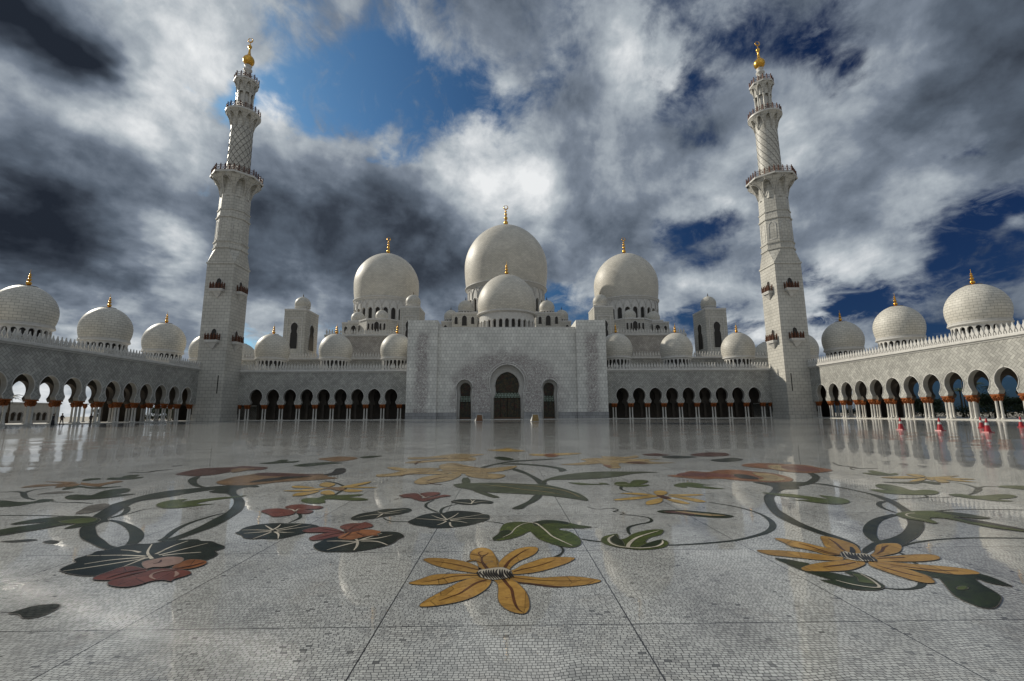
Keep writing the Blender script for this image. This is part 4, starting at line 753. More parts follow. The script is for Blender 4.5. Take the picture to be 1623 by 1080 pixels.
 ('s','stem','stem',1,'-4.12,6.37;-4.18,6.24;-4.21,6.01;-4.21,5.79;-4.17,5.56;-4.09,5.33;-4.01,5.13;-4,5.02',[0.02, 0.03, 0.04, 0.05, 0.06, 0.06, 0.05, 0.03]),
 ('p','stem','stem',1,'-4.87,8.58;-5.3,8.58;-5.52,8.27;-5.68,7.93;-5.79,7.56;-5.93,7.27;-5.81,6.91;-5.58,6.43;-5.4,6.08;-5.27,5.94;-5.3,5.89;-5.22,5.71;-5.03,5.49;-4.79,5.24;-4.55,5.04;-4.34,4.86;-4.14,4.74;-4.18,4.68;-4.38,4.78;-4.64,4.96;-4.89,5.14;-5.09,5.34;-5.31,5.6;-5.42,5.81;-5.57,6.03;-5.72,6.23;-5.88,6.52;-6.14,7.01;-6.2,7.33;-6.28,7.84;-6.19,8.24;-5.89,8.54;-5.61,8.76;-5.26,8.88;-4.97,8.77'),
 ('s','stem','stem',1,'-5.31,6;-5.09,5.88;-4.78,5.64;-4.5,5.37;-4.3,5.12;-4.18,4.9;-4.15,4.78',[0.04, 0.06, 0.09, 0.12, 0.12, 0.09, 0.06]),
 ('s','stem','stem',1,'-5.92,6.92;-5.76,6.81;-5.57,6.58;-5.43,6.32;-5.42,6.15',[0.04, 0.06, 0.07, 0.05, 0.03]),
 ('s','stem','stem',1,'-5.41,6.12;-5.37,6.32;-5.38,6.65;-5.21,6.8',[0.02, 0.02, 0.02, 0.01]),
]),
('leaf_inlay','long split dark green leaf inlaid at the left edge across the thick stem',[
 ('p','leaf_blade','dgreen',3,'-6.32,5.81;-6.34,5.93;-6.3,6.08;-6.16,6.18;-6.01,6.24;-5.8,6.23;-5.56,6.12;-5.41,5.99;-5.31,5.77;-5.35,5.66;-5.41,5.58;-5.47,5.57;-5.56,5.81;-5.65,5.73;-5.7,5.59;-5.78,5.44;-5.87,5.28;-5.88,5.22;-6.18,5.5;-6.16,5.55;-6.1,5.69;-5.97,5.87;-6.15,5.86;-6.23,5.81'),
 ('p','leaf_highlight','green',4,'-5.85,5.91;-5.82,6.03;-5.68,6.13;-5.5,6.05;-5.42,5.84;-5.56,5.81'),
 ('s','leaf_stem','stem',0,'-6.99,6.33;-6.7,6.33;-6.36,6.3;-6.01,6.24',[0.03, 0.03, 0.03, 0.03]),
]),
('leaf_inlay','dark green leaf with a forked tip inlaid at the left behind the thick stem',[
 ('p','leaf_blade','dgreen',1,'-7.33,7.58;-7.51,7.82;-7.46,7.93;-7.16,7.85;-7.29,8.17;-7.32,8.44;-7.17,8.56;-6.96,8.4;-6.8,8.13;-6.79,7.9;-6.53,7.97;-6.54,7.82;-6.62,7.65;-6.73,7.5;-6.93,7.43;-7.12,7.45'),
]),
('leaf_inlay','dark green leaf inlaid at the left edge, behind the long split leaf',[
 ('p','leaf_blade','dgreen',1,'-8.31,7.47;-8.03,7.41;-7.75,7.3;-7.56,7.32;-7.62,7.49;-7.47,7.51;-7.32,7.41;-7.32,7.28;-7.4,7.2;-7.43,6.98;-7.6,6.9;-7.7,6.91'),
 ('s','leaf_stem','stem',0,'-7.68,7.47;-7.98,7.65;-8.32,7.94;-8.54,8.17;-8.68,8.48;-8.62,8.67',[0.03, 0.05, 0.08, 0.06, 0.04, 0.02]),
 ('s','leaf_stem','stem',0,'-8.32,7.94;-8.72,8.26;-9.04,8.25',[0.08, 0.05, 0.04]),
 ('s','leaf_stem','stem',0,'-7.27,7.31;-6.99,7.22;-6.84,7.22;-6.5,7.13',[0.02, 0.02, 0.04, 0.02]),
]),
('flower_inlay','brown star flower inlaid at the far left between dark leaves',[
 ('p','petal','brown',2,'-9.16,8.7;-9.24,9.05;-8.95,9.15;-8.88,9.36;-8.64,9.24;-8.45,8.8;-8.52,8.67;-8.77,8.95;-8.98,8.78'),
 ('p','petal','brown',2,'-9.51,9.51;-9.16,9.46;-8.83,9.4;-8.82,9.29;-9.13,9.34'),
 ('p','petal','brown',2,'-8.62,9.31;-8.16,9.14;-8.13,9.52;-7.92,9.43;-7.92,9.01;-7.8,8.77;-8.19,8.92;-8.43,9.08'),
 ('p','petal','brown',2,'-8.5,8.8;-8.57,9.01;-8.59,9.16;-8.43,9.08;-8.32,8.79'),
 ('p','leaf_blade','dgreen',1,'-8.26,8.53;-8.4,8.84;-8.26,8.89;-7.87,8.7;-7.42,8.79;-7.56,8.58;-7.83,8.57;-8.13,8.72;-8.11,8.52;-8.14,8.43'),
 ('p','leaf_blade','dgreen',1,'-8.92,9.65;-9.01,9.9;-8.83,9.95;-8.68,9.8;-8.73,9.64;-8.79,9.56'),
]),
('leaf_inlay','small dark green leaf inlaid far back at the left behind the brown star flower',[
 ('p','leaf_blade','dgreen',1,'-8.56,9.79;-8.67,10.06;-8.47,10;-8.6,10.34;-8.44,10.48;-8.26,10.22;-8.22,10.04;-8.04,10.12;-7.97,9.85;-8.12,9.69;-8.37,9.7'),
]),
('stem_inlay','thin jointed twig inlaid far back at the left near the arcade',[
 ('s','stem','black',1,'-8.99,10.86;-8.61,10.94;-8.6,11.2;-8.42,11.49',[0.04, 0.09, 0.09, 0.04]),
 ('s','stem','black',1,'-8.89,12.15;-8.8,12.36',[0.1, 0.1]),
]),
('leaf_inlay','forked olive leaf inlaid just left of the big left-hand stem',[
 ('p','leaf_blade','green',2,'-5.45,6.94;-5.54,7.16;-5.5,7.35;-5.31,7.41;-5.29,7.2;-5.14,7.33;-4.94,7.52;-4.74,7.61;-4.59,7.73;-4.62,7.53;-4.77,7.41;-4.9,7.23;-4.91,7;-4.65,7.01;-4.77,6.91;-4.9,6.77;-5.08,6.7;-5.22,6.74'),
]),
('flower_inlay','flat dark red orchid inlaid where the left-hand stem ends',[
 ('p','petal','dred',2,'-7.65,10.48;-7.79,11;-7.82,11.58;-7.54,11.76;-7.19,11.83;-7.1,12.09;-6.74,11.96;-6.28,11.73;-6.19,11.24;-6.59,11.09;-6.7,10.73;-6.76,10.33;-7,10.15;-7.32,10.3'),
 ('p','petal','brown',3,'-6.9,11.29;-6.91,11.64;-6.66,11.51;-6.46,11.54;-6.47,11.15;-6.54,10.72'),
]),
('flower_inlay','long rust and brown orchid inlaid at the head of the left-hand stem',[
 ('p','petal','brown',2,'-6.02,9.26;-6.07,9.58;-6.09,10.01;-5.95,10.38;-5.82,10.62;-5.39,10.59;-4.86,10.42;-4.37,10.33;-4.11,10.44;-4.19,10;-3.84,9.68;-4.11,9.48;-4.44,9.33;-4.77,9.19;-4.98,8.91;-5.25,8.78;-5.58,8.84;-5.8,8.99'),
 ('p','petal','dred',3,'-5.95,10.48;-5.74,10.67;-4.88,10.36;-4.39,10.39;-4.69,10.03;-5.16,10;-5.64,10.17'),
 ('p','flower_centre','black',4,'-5.32,9.15;-5.33,9.49;-5.18,9.75;-5,9.96;-4.47,9.96;-4.8,9.63;-5.04,9.29'),
 ('p','leaf_blade','black',3,'-4.35,10.18;-4.3,10.57;-4.48,11.35;-4.35,11.47;-4.12,10.99;-4.02,10.46;-4.1,10.17'),
]),
('leaf_inlay','pale green leaf pair inlaid in front of the pale star flower at mid left',[
 ('p','leaf_blade','green',2,'-3.52,7.23;-3.52,7.42;-3.35,7.44;-3.32,7.65;-3.07,7.67;-2.74,7.73;-2.78,7.57;-2.9,7.49;-2.61,7.36;-2.51,7.21;-2.69,7.17;-3.01,7.28;-3.18,7.29;-3.08,7.05;-3.16,6.96;-3.35,7.02'),
]),
('flower_inlay','pale ochre star flower inlaid at mid left, between the orchid and the red flowers',[
 ('p','petal','ochre2',3,'-4.22,8.14;-3.97,8.21;-3.76,8.36;-3.55,8.35;-3.7,8.11;-3.94,8.04'),
 ('p','petal','ochre2',3,'-4.29,8.65;-4.14,8.67;-3.79,8.43;-3.98,8.41;-4.19,8.47'),
 ('p','petal','ochre2',3,'-3.82,7.62;-3.87,7.89;-3.73,8;-3.58,8.11;-3.58,7.82;-3.68,7.63'),
 ('p','petal','ochre2',3,'-3.86,8.77;-3.88,9.11;-3.66,8.97;-3.57,8.8;-3.58,8.52;-3.71,8.56'),
 ('p','petal','ochre2',3,'-3.46,7.82;-3.51,8.05;-3.43,8.14;-3.19,7.75;-3.28,7.68'),
 ('p','petal','ochre2',3,'-3.41,8.41;-3.26,8.81;-3.02,9.17;-3.04,8.8;-3.25,8.4'),
 ('p','petal','ochre2',3,'-3.35,8.47;-3.08,8.53;-2.68,8.4;-3.03,8.37'),
 ('p','petal','ochre2',3,'-3.22,8.21;-3.07,8.24;-2.84,8.07;-2.94,7.95;-3.13,8.01'),
 ('p','flower_centre','brown',4,'-3.61,8.29;-3.52,8.48;-3.31,8.41;-3.16,8.15;-3.26,8.09;-3.49,8.29'),
 ('s','leaf_stem','stem',1,'-4.11,9.33;-3.84,9.21;-3.55,8.9;-3.25,8.4;-3.2,7.92;-3.17,7.64',[0.02, 0.04, 0.05, 0.05, 0.04, 0.03]),
]),
('leaf_inlay','far dark green leaf inlaid at the back, left of the orchids',[
 ('p','leaf_blade','dgreen',1,'-7.03,12.76;-6.85,13.14;-6.92,13.71;-6.68,13.69;-6.5,13.22;-6.22,13.33;-6.15,12.88;-6.43,12.81;-6.68,12.62'),
]),
('leaf_inlay','far green leaf inlaid at the back between the orchids on the left',[
 ('p','leaf_blade','dgreen',1,'-5.84,12.12;-5.79,12.48;-5.6,12.76;-5.3,12.95;-4.78,12.7;-5.13,12.35;-5.37,11.91;-5.61,11.92'),
]),
('leaf_inlay','tiny far leaf inlaid at the back left of centre',[
 ('p','leaf_blade','dgreen',1,'-4.87,14.4;-4.7,14.78;-4.3,14.83;-4.41,14.25;-4.61,14.01'),
]),
('flower_inlay','thin far tan flower inlaid at the back left of centre',[
 ('p','petal','brown',1,'-5.94,13.92;-5.81,14.28;-5.52,14.64;-4.88,14.21;-4.81,13.56;-5.08,13.03;-5.46,13.37'),
]),
('lily_pad_inlay','huge scalloped black lily pad with white veins inlaid in the left foreground',[
 ('p','leaf_blade','pad',2,'-4.15,4.12;-4.19,4.2;-4.2,4.26;-4.2,4.32;-4.29,4.4;-4.3,4.48;-4.28,4.56;-4.31,4.65;-4.25,4.7;-4.22,4.82;-4.15,4.9;-3.99,4.91;-3.9,5;-3.76,5.04;-3.63,5.06;-3.54,4.99;-3.44,4.98;-3.31,4.88;-3.18,4.78;-3.16,4.71;-3.18,4.63;-3.1,4.54;-3.08,4.43;-3.09,4.36;-3.16,4.24;-3.29,4.16;-3.49,4.05;-3.63,3.98;-3.8,3.97;-3.92,4;-4.04,4.05'),
 ('s','leaf_vein','cream',3,'-3.71,4.48;-3.97,4.52;-4.27,4.51',[0.03, 0.02, 0.01]),
 ('s','leaf_vein','cream',3,'-3.7,4.45;-3.94,4.38;-4.08,4.27',[0.03, 0.02, 0.01]),
 ('s','leaf_vein','cream',3,'-3.64,4.45;-3.89,4.23;-4.09,4.09',[0.03, 0.02, 0.01]),
 ('s','leaf_vein','cream',3,'-3.68,4.44;-3.68,4.31;-3.68,4.18',[0.03, 0.02, 0.01]),
 ('s','leaf_vein','cream',3,'-3.6,4.4;-3.79,4.6;-3.96,4.88',[0.03, 0.02, 0.01]),
 ('s','leaf_vein','cream',3,'-3.86,4.6;-3.98,4.66;-4.11,4.69',[0.03, 0.02, 0.01]),
 ('s','leaf_vein','cream',3,'-3.67,4.54;-3.7,4.79;-3.68,4.99',[0.03, 0.02, 0.01]),
 ('s','leaf_vein','cream',3,'-3.62,4.51;-3.53,4.68;-3.42,4.9',[0.03, 0.02, 0.01]),
 ('s','leaf_vein','cream',3,'-3.58,4.5;-3.46,4.55;-3.29,4.59',[0.03, 0.02, 0.01]),
]),
('flower_inlay','large rust-red flower with a pink upper petal inlaid over the huge black pad',[
 ('p','petal','red',4,'-3.68,3.89;-3.71,3.97;-3.7,4.07;-3.69,4.17;-3.61,4.2;-3.5,4.15;-3.41,4.1;-3.38,4;-3.43,3.94;-3.48,3.87;-3.58,3.86'),
 ('p','petal','red',4,'-3.49,3.8;-3.5,3.87;-3.43,3.92;-3.4,4.02;-3.38,4.1;-3.27,4.13;-3.08,4.08;-2.99,4.01;-2.99,3.94;-3.03,3.87;-3.02,3.82;-3.11,3.85;-3.18,3.83;-3.21,3.75;-3.28,3.71;-3.41,3.74'),
 ('p','petal','rust',4,'-3.23,4.12;-3.28,4.28;-3.24,4.37;-3.1,4.34;-3.03,4.27;-3.03,4.18;-3.08,4.11'),
 ('p','petal','pink',5,'-3.57,4.24;-3.61,4.32;-3.57,4.38;-3.5,4.45;-3.36,4.43;-3.29,4.36;-3.26,4.25;-3.33,4.16;-3.41,4.16;-3.44,4.12'),
 ('s','petal_vein','dred',6,'-3.42,4.12;-3.53,4.05;-3.58,3.9',[0.012, 0.024, 0.01]),
 ('s','petal_vein','dred',6,'-3.39,4.06;-3.45,3.99;-3.51,3.87',[0.012, 0.024, 0.01]),
 ('s','petal_vein','dred',6,'-3.2,4.11;-3.11,4.18;-3.06,4.28',[0.012, 0.024, 0.01]),
 ('s','petal_vein','dred',6,'-3.48,4.25;-3.45,4.28;-3.49,4.36',[0.012, 0.024, 0.01]),
 ('s','petal_vein','pink',6,'-3.17,3.86;-3.25,3.92;-3.29,4;-3.26,4.06;-3.17,4.08',[0.01, 0.02, 0.02, 0.02, 0.01]),
 ('s','petal_vein','pink',6,'-3.06,3.91;-3.08,3.97;-3.15,4.05',[0.01, 0.03, 0.01]),
]),
('leaf_inlay','small dark mosaic leaf inlaid in the lower left corner of the pavement',[
 ('p','leaf_blade','mosaicleaf',1,'-3.68,3.27;-3.66,3.32;-3.64,3.38;-3.58,3.41;-3.51,3.42;-3.46,3.4;-3.42,3.33;-3.41,3.24;-3.43,3.2;-3.5,3.19;-3.59,3.25'),
]),
('leaf_inlay','faint small grey oval leaf inlaid behind the huge black pad at the left',[
 ('p','leaf_blade','mosaicleaf',1,'-5.16,5.01;-5.14,5.08;-4.99,5.02;-4.99,4.95'),
]),
('leaf_inlay','faint grey sliver of leaf inlaid at the left edge behind the huge pad',[
 ('p','leaf_blade','mosaicleaf',1,'-5.63,5.06;-5.51,5.09;-5.39,5.13;-5.28,5.09;-5.37,5.03;-5.49,5.01'),
]),
('leaf_inlay','faint grey sliver of leaf inlaid in front of the brown star flower',[
 ('p','leaf_blade','greymos',1,'-8.15,7.98;-8.16,8.15;-8.04,8.27;-7.73,8.19;-7.82,8.08;-8.01,8.03'),
]),
('leaf_inlay','faint serrated brown leaf inlaid against the left-hand stem',[
 ('p','leaf_blade','greymos',1,'-6.07,6.38;-6.27,6.69;-6.4,6.98;-6.31,7.11;-6.12,6.97;-5.97,6.67;-5.93,6.45'),
]),
]
def catmull(pts, closed, k=3):
    n = len(pts); out = []
    for i in range(n if closed else n-1):
        p0, p1, p2, p3 = (pts[(i-1) % n], pts[i], pts[(i+1) % n], pts[(i+2) % n]) if closed else (pts[max(i-1, 0)], pts[i], pts[i+1], pts[min(i+2, n-1)])
        # chordal weight keeps long-short neighbours from overshooting
        l1 = math.dist(p1[:2], p2[:2]) or 1e-6; l0 = math.dist(p0[:2], p1[:2]) or l1; l2 = math.dist(p2[:2], p3[:2]) or l1
        for j in range(k):
            u = j/k; m1 = [(b-a)*min(1, l1/(l0+l1)) for a, b in zip(p0, p2)]; m2 = [(b-a)*min(1, l1/(l1+l2)) for a, b in zip(p1, p3)]
            h = (2*u**3-3*u*u+1, u**3-2*u*u+u, -2*u**3+3*u*u, u**3-u*u)
            out.append(tuple(h[0]*a+h[1]*x+h[2]*b+h[3]*y for a, x, b, y in zip(p1, m1, p2, m2)))
    if not closed: out.append(tuple(pts[-1]))
    return out
from mathutils.geometry import tessellate_polygon
IZ = 0
JOINT = plain_mat('dark_inlay_joint', (.05, .035, .02), (.03, .022, .015), .3)
for name, label, shapes in INLAYS:
    pts0 = [tuple(map(float, q.split(','))) for q in shapes[0][4].split(';')]
    cx = sum(p[0] for p in pts0)/len(pts0); cy = sum(p[1] for p in pts0)/len(pts0)
    root = None
    for sh in shapes:
        IZ += 1; z = .0025+sh[3]*.0013+(IZ % 8)*.00015
        pts = [tuple(map(float, q.split(','))) for q in sh[4].split(';')]
        mb = MB()
        if sh[0] == 'p':
            P2 = catmull(pts, True, 3); P2 = [(x-cx, y-cy, 0) for x, y in P2]
            tri = tessellate_polygon([[Vector(p) for p in P2]]); fs = []
            for a, b_, c_ in tri:
                A, B_, C_ = P2[a], P2[b_], P2[c_]; ar = (B_[0]-A[0])*(C_[1]-A[1])-(B_[1]-A[1])*(C_[0]-A[0])
                if abs(ar) > 1e-9: fs.append((a, b_, c_) if ar > 0 else (a, c_, b_))
            mb.add([(x, y, z) for x, y, _ in P2], fs)
            n_ = len(P2); A2 = sum(P2[i][0]*P2[(i+1) % n_][1]-P2[(i+1) % n_][0]*P2[i][1] for i in range(n_)); sg = 1 if A2 > 0 else -1; ring = []
            for i in range(n_):
                x0, y0, _ = P2[i-1]; x1, y1, _ = P2[(i+1) % n_]; L = math.hypot(x1-x0, y1-y0) or 1
                ring.append((P2[i][0]-sg*(y1-y0)/L*.0055, P2[i][1]+sg*(x1-x0)/L*.0055, z+.00008))
            vs = [(x, y, z+.00008) for x, y, _ in P2]+ring
            mb.add(vs, [(i, (i+1) % n_, (i+1) % n_+n_, i+n_) if sg > 0 else (i, i+n_, (i+1) % n_+n_, (i+1) % n_) for i in range(n_)], 1)
        else:
            w = sh[5]; w = (w+[w[-1]]*20)[:len(pts)]
            c3 = catmull([(x, y, q) for (x, y), q in zip(pts, w)], False, 5); vs = []; fs = []
            for i, (x, y, q) in enumerate(c3):
                x0, y0, _ = c3[max(i-1, 0)]; x1, y1, _ = c3[min(i+1, len(c3)-1)]; L = math.hypot(x1-x0, y1-y0) or 1
                nx, ny = -(y1-y0)/L*q/2, (x1-x0)/L*q/2
                vs += [(x-cx+nx, y-cy+ny, z), (x-cx-nx, y-cy-ny, z)]
            for i in range(len(c3)-1): fs.append((2*i+1, 2*i+3, 2*i+2, 2*i))
            mb.add(vs, fs)
        if root is None:
            root = mb.build(name, [IM[sh[2]], JOINT], fl, (cx, cy, 0)); root['label'] = label
        else: mb.build(sh[1], [IM[sh[2]], JOINT], root)

# ------------------------------------------------------------------ arcades
def column_obj(parent, h=3.9, r=.17):
    mb = MB(); lathe(mb, [(.30, .12), (.30, .26), (.22, .34), (r, .42), (r*.97, 1.6), (r*.92, h-1.0)], 12)
    c = mb.build('column', SHAFT, parent)
    mb = MB(); lathe(mb, [(r*.95, h-1.02), (r*1.3, h-.98), (r*1.15, h-.92), (r*1.25, h-.75), (r*2.0, h-.42), (r*2.15, h-.3), (r*1.7, h-.22)], 12)
    mb.box(-.335, .335, -.42, .42, h-.22, h-.004)
    for k in range(8):
        a = 2*pi*k/8; ca, sa = cos(a), sin(a)
        tube(mb, [(ca*r*1.1, sa*r*1.1, h-.95), (ca*r*1.6, sa*r*1.6, h-.65), (ca*r*2.35, sa*r*2.35, h-.42), (ca*r*2.45, sa*r*2.45, h-.56)], [.05, .07, .06, .02], 5)
    mb.build('capital', CAPG, c)
    return c
COLM = None
def merlons(mb, x0, x1, y, z, step=.7, s=1.):
    half = [(.13, 0), (.09, .26), (.24, .60), (.28, .80), (.19, 1.04), (.09, 1.2), (.05, 1.42), (0, 1.62)]
    low = [(.05, 0), (.13, .16), (.10, .34), (.03, .46), (0, .55)]
    x = x0+step/2; th = .09*s
    while x < x1:
        for H, cx in ((half, x), (low, x+step/2)):
            if cx > x1-.1: continue
            n = len(H); vs = []
            for yy in (y-th, y+th):
                vs += [(cx+a*s, yy, z+b*s) for a, b in H]+[(cx-a*s, yy, z+b*s) for a, b in reversed(H[:-1])]
            m = 2*n-1; f = [tuple(range(m)), tuple(range(2*m-1, m-1, -1))]
            f += [(i+1, i, m+i, m+i+1) for i in range(m-1)]
            mb.add(vs, f)
        x += step
def cornice(mb, x0, x1, yf, z0, z1, ext=.45, mi=0):
    # profile steps out towards the court (negative y)
    P = [(yf, z0), (yf-.12, z0), (yf-.14, z0+.12), (yf-ext*.7, z0+.24), (yf-ext, z0+.30), (yf-ext, z1-.08), (yf-ext+.06, z1), (yf+.5, z1)]
    vs = [(x, y, z) for x in (x0, x1) for y, z in P]; n = len(P)
    mb.add(vs, [(i, i+n, i+n+1, i+1) for i in range(n-1)]+[tuple(range(n)), tuple(range(2*n-1, n-1, -1))], mi)
def small_drum(parent, r, z0, z1, nb, name='drum', mw=None):
    mb = MB(); w = 2*pi*r/nb; bays = []
    for k in range(nb):
        xc = (k+.5)*w; P = arch_pts(w*.37, z0+(z1-z0)*.80, z0+(z1-z0)*.94, w*.37, z0+(z1-z0)*.78, w*.37, z0+.02, 5)
        bays.append((xc, xc-w/2, xc+w/2, P))
    arch_bays(mb, bays, z1, .3, cyl(r), 0, 0, back=False)
    lathe(mb, [(r-.45, z0-.3), (r-.45, z1)], 40, 1)
    return mb.build(name, [TRIM, WINB], parent)
_dome = None
def arcade_dome(parent, loc):
    global _dome
    if _dome: return dup(_dome, parent, location=loc)
    mb = MB(); P = dome_prof(3.98, 16.75, 4.36, 18.9, 23.6)
    lathe(mb, [(3.72, 15.9), (4.08, 16.15), (4.2, 16.2), (4.2, 16.42), (4.05, 16.5), (4.12, 16.6), (4.12, 16.72), (3.98, 16.75)], 64, 1)
    lathe(mb, P, 64, 0)
    d = mb.build('dome', [DOMEM, TRIM], parent, loc)
    small_drum(d, 3.78, 12.7, 16.0, 22)
    f = MB(); finial(f, 23.5, 2.9, .40)
    f.build('finial', GOLD, d)
    mb = MB(); lathe(mb, [(1.25, 23.25), (1.25, 23.42), (.5, 23.55)], 24); mb.build('collar', LEAD, d)
    _dome = d; return d
def arcade(name, label, loc, rz, centres, pitch, xa, xb, depth, domes, group, openback, rear):
    A = thing(name, label, 'arcade', loc, rz, group)
    P = arch_pts(1.62, 5.95, 7.8, 1.17, 4.55, 1.44, 3.9)
    bays = [(c, c-pitch/2, c+pitch/2, P) for c in centres]; b0, b1 = centres[0]-pitch/2, centres[-1]+pitch/2
    mb = MB(); arch_bays(mb, bays, 11.9, .85, flat(0), 0, 2, trim=True, mi_tr=1)
    for x0, x1 in ((xa, b0), (b1, xb)):
        if x1-x0 > .05: mb.box(x0, x1, 0, .85, 3.9, 11.9)
    for i in range(len(centres)+1):  # soffit over each capital
        x = b0+i*pitch; mb.box(x-(pitch/2-1.44), x+(pitch/2-1.44), .002, .848, 3.896, 3.9)
    mb.build('arcade_wall', [HERR, TRIM, INTR], A)
    ys = (4.4,) if openback else (depth*.5,)
    PI_ = arch_pts(1.5, 5.4, 7.0, 1.05, 4.3, 1.35, 3.7)
    bi = [(c, l_, r_, PI_) for c, l_, r_, _ in bays] if openback else bays
    for y in ys:
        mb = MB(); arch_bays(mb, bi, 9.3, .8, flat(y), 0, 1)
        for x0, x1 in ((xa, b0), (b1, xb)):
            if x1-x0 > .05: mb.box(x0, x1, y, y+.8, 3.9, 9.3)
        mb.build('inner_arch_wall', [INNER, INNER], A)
    if openback:   # solid rooms close parts of the outer side
        for k, (u0, u1) in enumerate(((101.5, 113.5), (123.5, 146))):
            if rz < 0: u0, u1 = -u1, -u0
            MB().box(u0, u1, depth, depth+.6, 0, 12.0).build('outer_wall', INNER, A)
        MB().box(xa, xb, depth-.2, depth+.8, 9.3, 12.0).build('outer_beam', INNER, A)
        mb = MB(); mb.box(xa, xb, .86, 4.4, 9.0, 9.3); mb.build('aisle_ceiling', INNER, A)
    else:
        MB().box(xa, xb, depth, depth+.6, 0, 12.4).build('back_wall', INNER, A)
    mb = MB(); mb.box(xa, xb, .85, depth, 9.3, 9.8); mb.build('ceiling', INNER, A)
    MB().box(xa, xb, .5, depth+.9, 12.0, 12.6).build('roof', TRIM, A)
    mb = MB(); cornice(mb, xa, xb, 0, 11.9, 12.62); mb.build('cornice', TRIM, A)
    mb = MB(); merlons(mb, xa+.1, xb-.1, -.2, 12.62, .74); mb.build('parapet', TRIM, A)
    mb = MB(); mb.box(xa, xb, -.55, depth+1.2, -.02, .13); mb.build('plinth_step', SHAFT, A)
    global COLM
    def put(x, y):
        global COLM
        if COLM is None: COLM = column_obj(A); COLM.location = (x, y, 0); return
        dup(COLM, A, location=(x, y, 0))
    for i in range(len(centres)+1):
        x = b0+i*pitch
        for dx in (-.34, .34):
            put(x+dx, .43)
        if openback:
            for dx in (-.34, .34): put(x+dx, 4.8)
            if i % 4 == 2 and x*(1 if rz > 0 else -1) < 123: put(x, depth+.3)
        else: MB().box(x-.3, x+.3, depth*.5+.1, depth*.5+.7, .1, 3.9).build('inner_pier', INNER, A)
    for x in ([xa+.5, xb-.5] if rear else [xb-.5 if rz > 0 else xa+.5]): put(x, .43)
    for x in domes: arcade_dome(A, (x, 8.8, 0))
    return A
pc = 4.03; N = 13; ys = [71.25+pc*k for k in range(-3, 10)]
WX = 73.7
# left wing: local x runs along +Y, local y points to -X
arcade('side_arcade', 'long shaded white arcade with keyhole arches and three big domes along the left edge', (-WX, 0, 0), pi/2, ys, pc, 57, 146, 13.4, [61.6+16.35*k for k in (0, 1, 2, 3, 4, 5)], 'domed arcades round the courtyard', True, False)
arcade('side_arcade', 'long sunlit white arcade with keyhole arches and three big domes along the right edge', (WX, 0, 0), -pi/2, [-y for y in reversed(ys)], pc, -146, -57, 13.4, [-(61.6+16.35*k) for k in (0, 1, 2, 3, 4, 5)], 'domed arcades round the courtyard', True, False)
rc = [-16.94+4.235*k for k in range(9)]
arcade('front_arcade', 'nine-arched white arcade with dark openings between the left minaret and the entrance portal', (-46.3, 117.5, 0), 0, rc, 4.235, -21.4, 21.4, 11, [-18.1, -.8, 15.9], 'domed arcades round the courtyard', False, True)
arcade('front_arcade', 'nine-arched white arcade with dark openings between the entrance portal and the right minaret', (46.3, 117.5, 0), 0, rc, 4.235, -21.4, 21.4, 11, [-15.9, .8, 18.1], 'domed arcades round the courtyard', False, True)

# ------------------------------------------------------------------ minarets
def rail_ring(parent, R, z, h, n, octo=False, name='railing', mats=None):
    mb = MB(); K = 8 if octo else n; m = max(1, n//8) if octo else 1; pts = []
    for k in range(K):
        a0 = 2*pi*k/K+(pi/8 if octo else 0); a1 = 2*pi*(k+1)/K+(pi/8 if octo else 0)
        p, q = Vector((R*cos(a0), R*sin(a0), z)), Vector((R*cos(a1), R*sin(a1), z))
        for j in range(m): pts.append(p.lerp(q, j/m))
    N_ = len(pts)
    for k in range(N_):
        p, q = pts[k], pts[(k+1) % N_]
        mb.box(p.x-.09, p.x+.09, p.y-.09, p.y+.09, z, z+h*1.12)
        lathe(mb, [(.001, z+h*1.12), (.14, z+h*1.2), (.001, z+h*1.3)], 6, 0, p.x, p.y)
        for f in (.12, .5, .95): tube(mb, [p+Vector((0, 0, h*f)), q+Vector((0, 0, h*f))], .05, 4)
        for j in range(1, 5): r_ = p.lerp(q, j/5); tube(mb, [r_+Vector((0, 0, .05)), r_+Vector((0, 0, h*.92))], .022, 4)
        for a, b2 in ((.1, .9), (.9, .1)): tube(mb, [p.lerp(q, .08)+Vector((0, 0, h*a)), p.lerp(q, .92)+Vector((0, 0, h*b2))], .035, 4)
    return mb.build(name, mats or RAIL, parent)
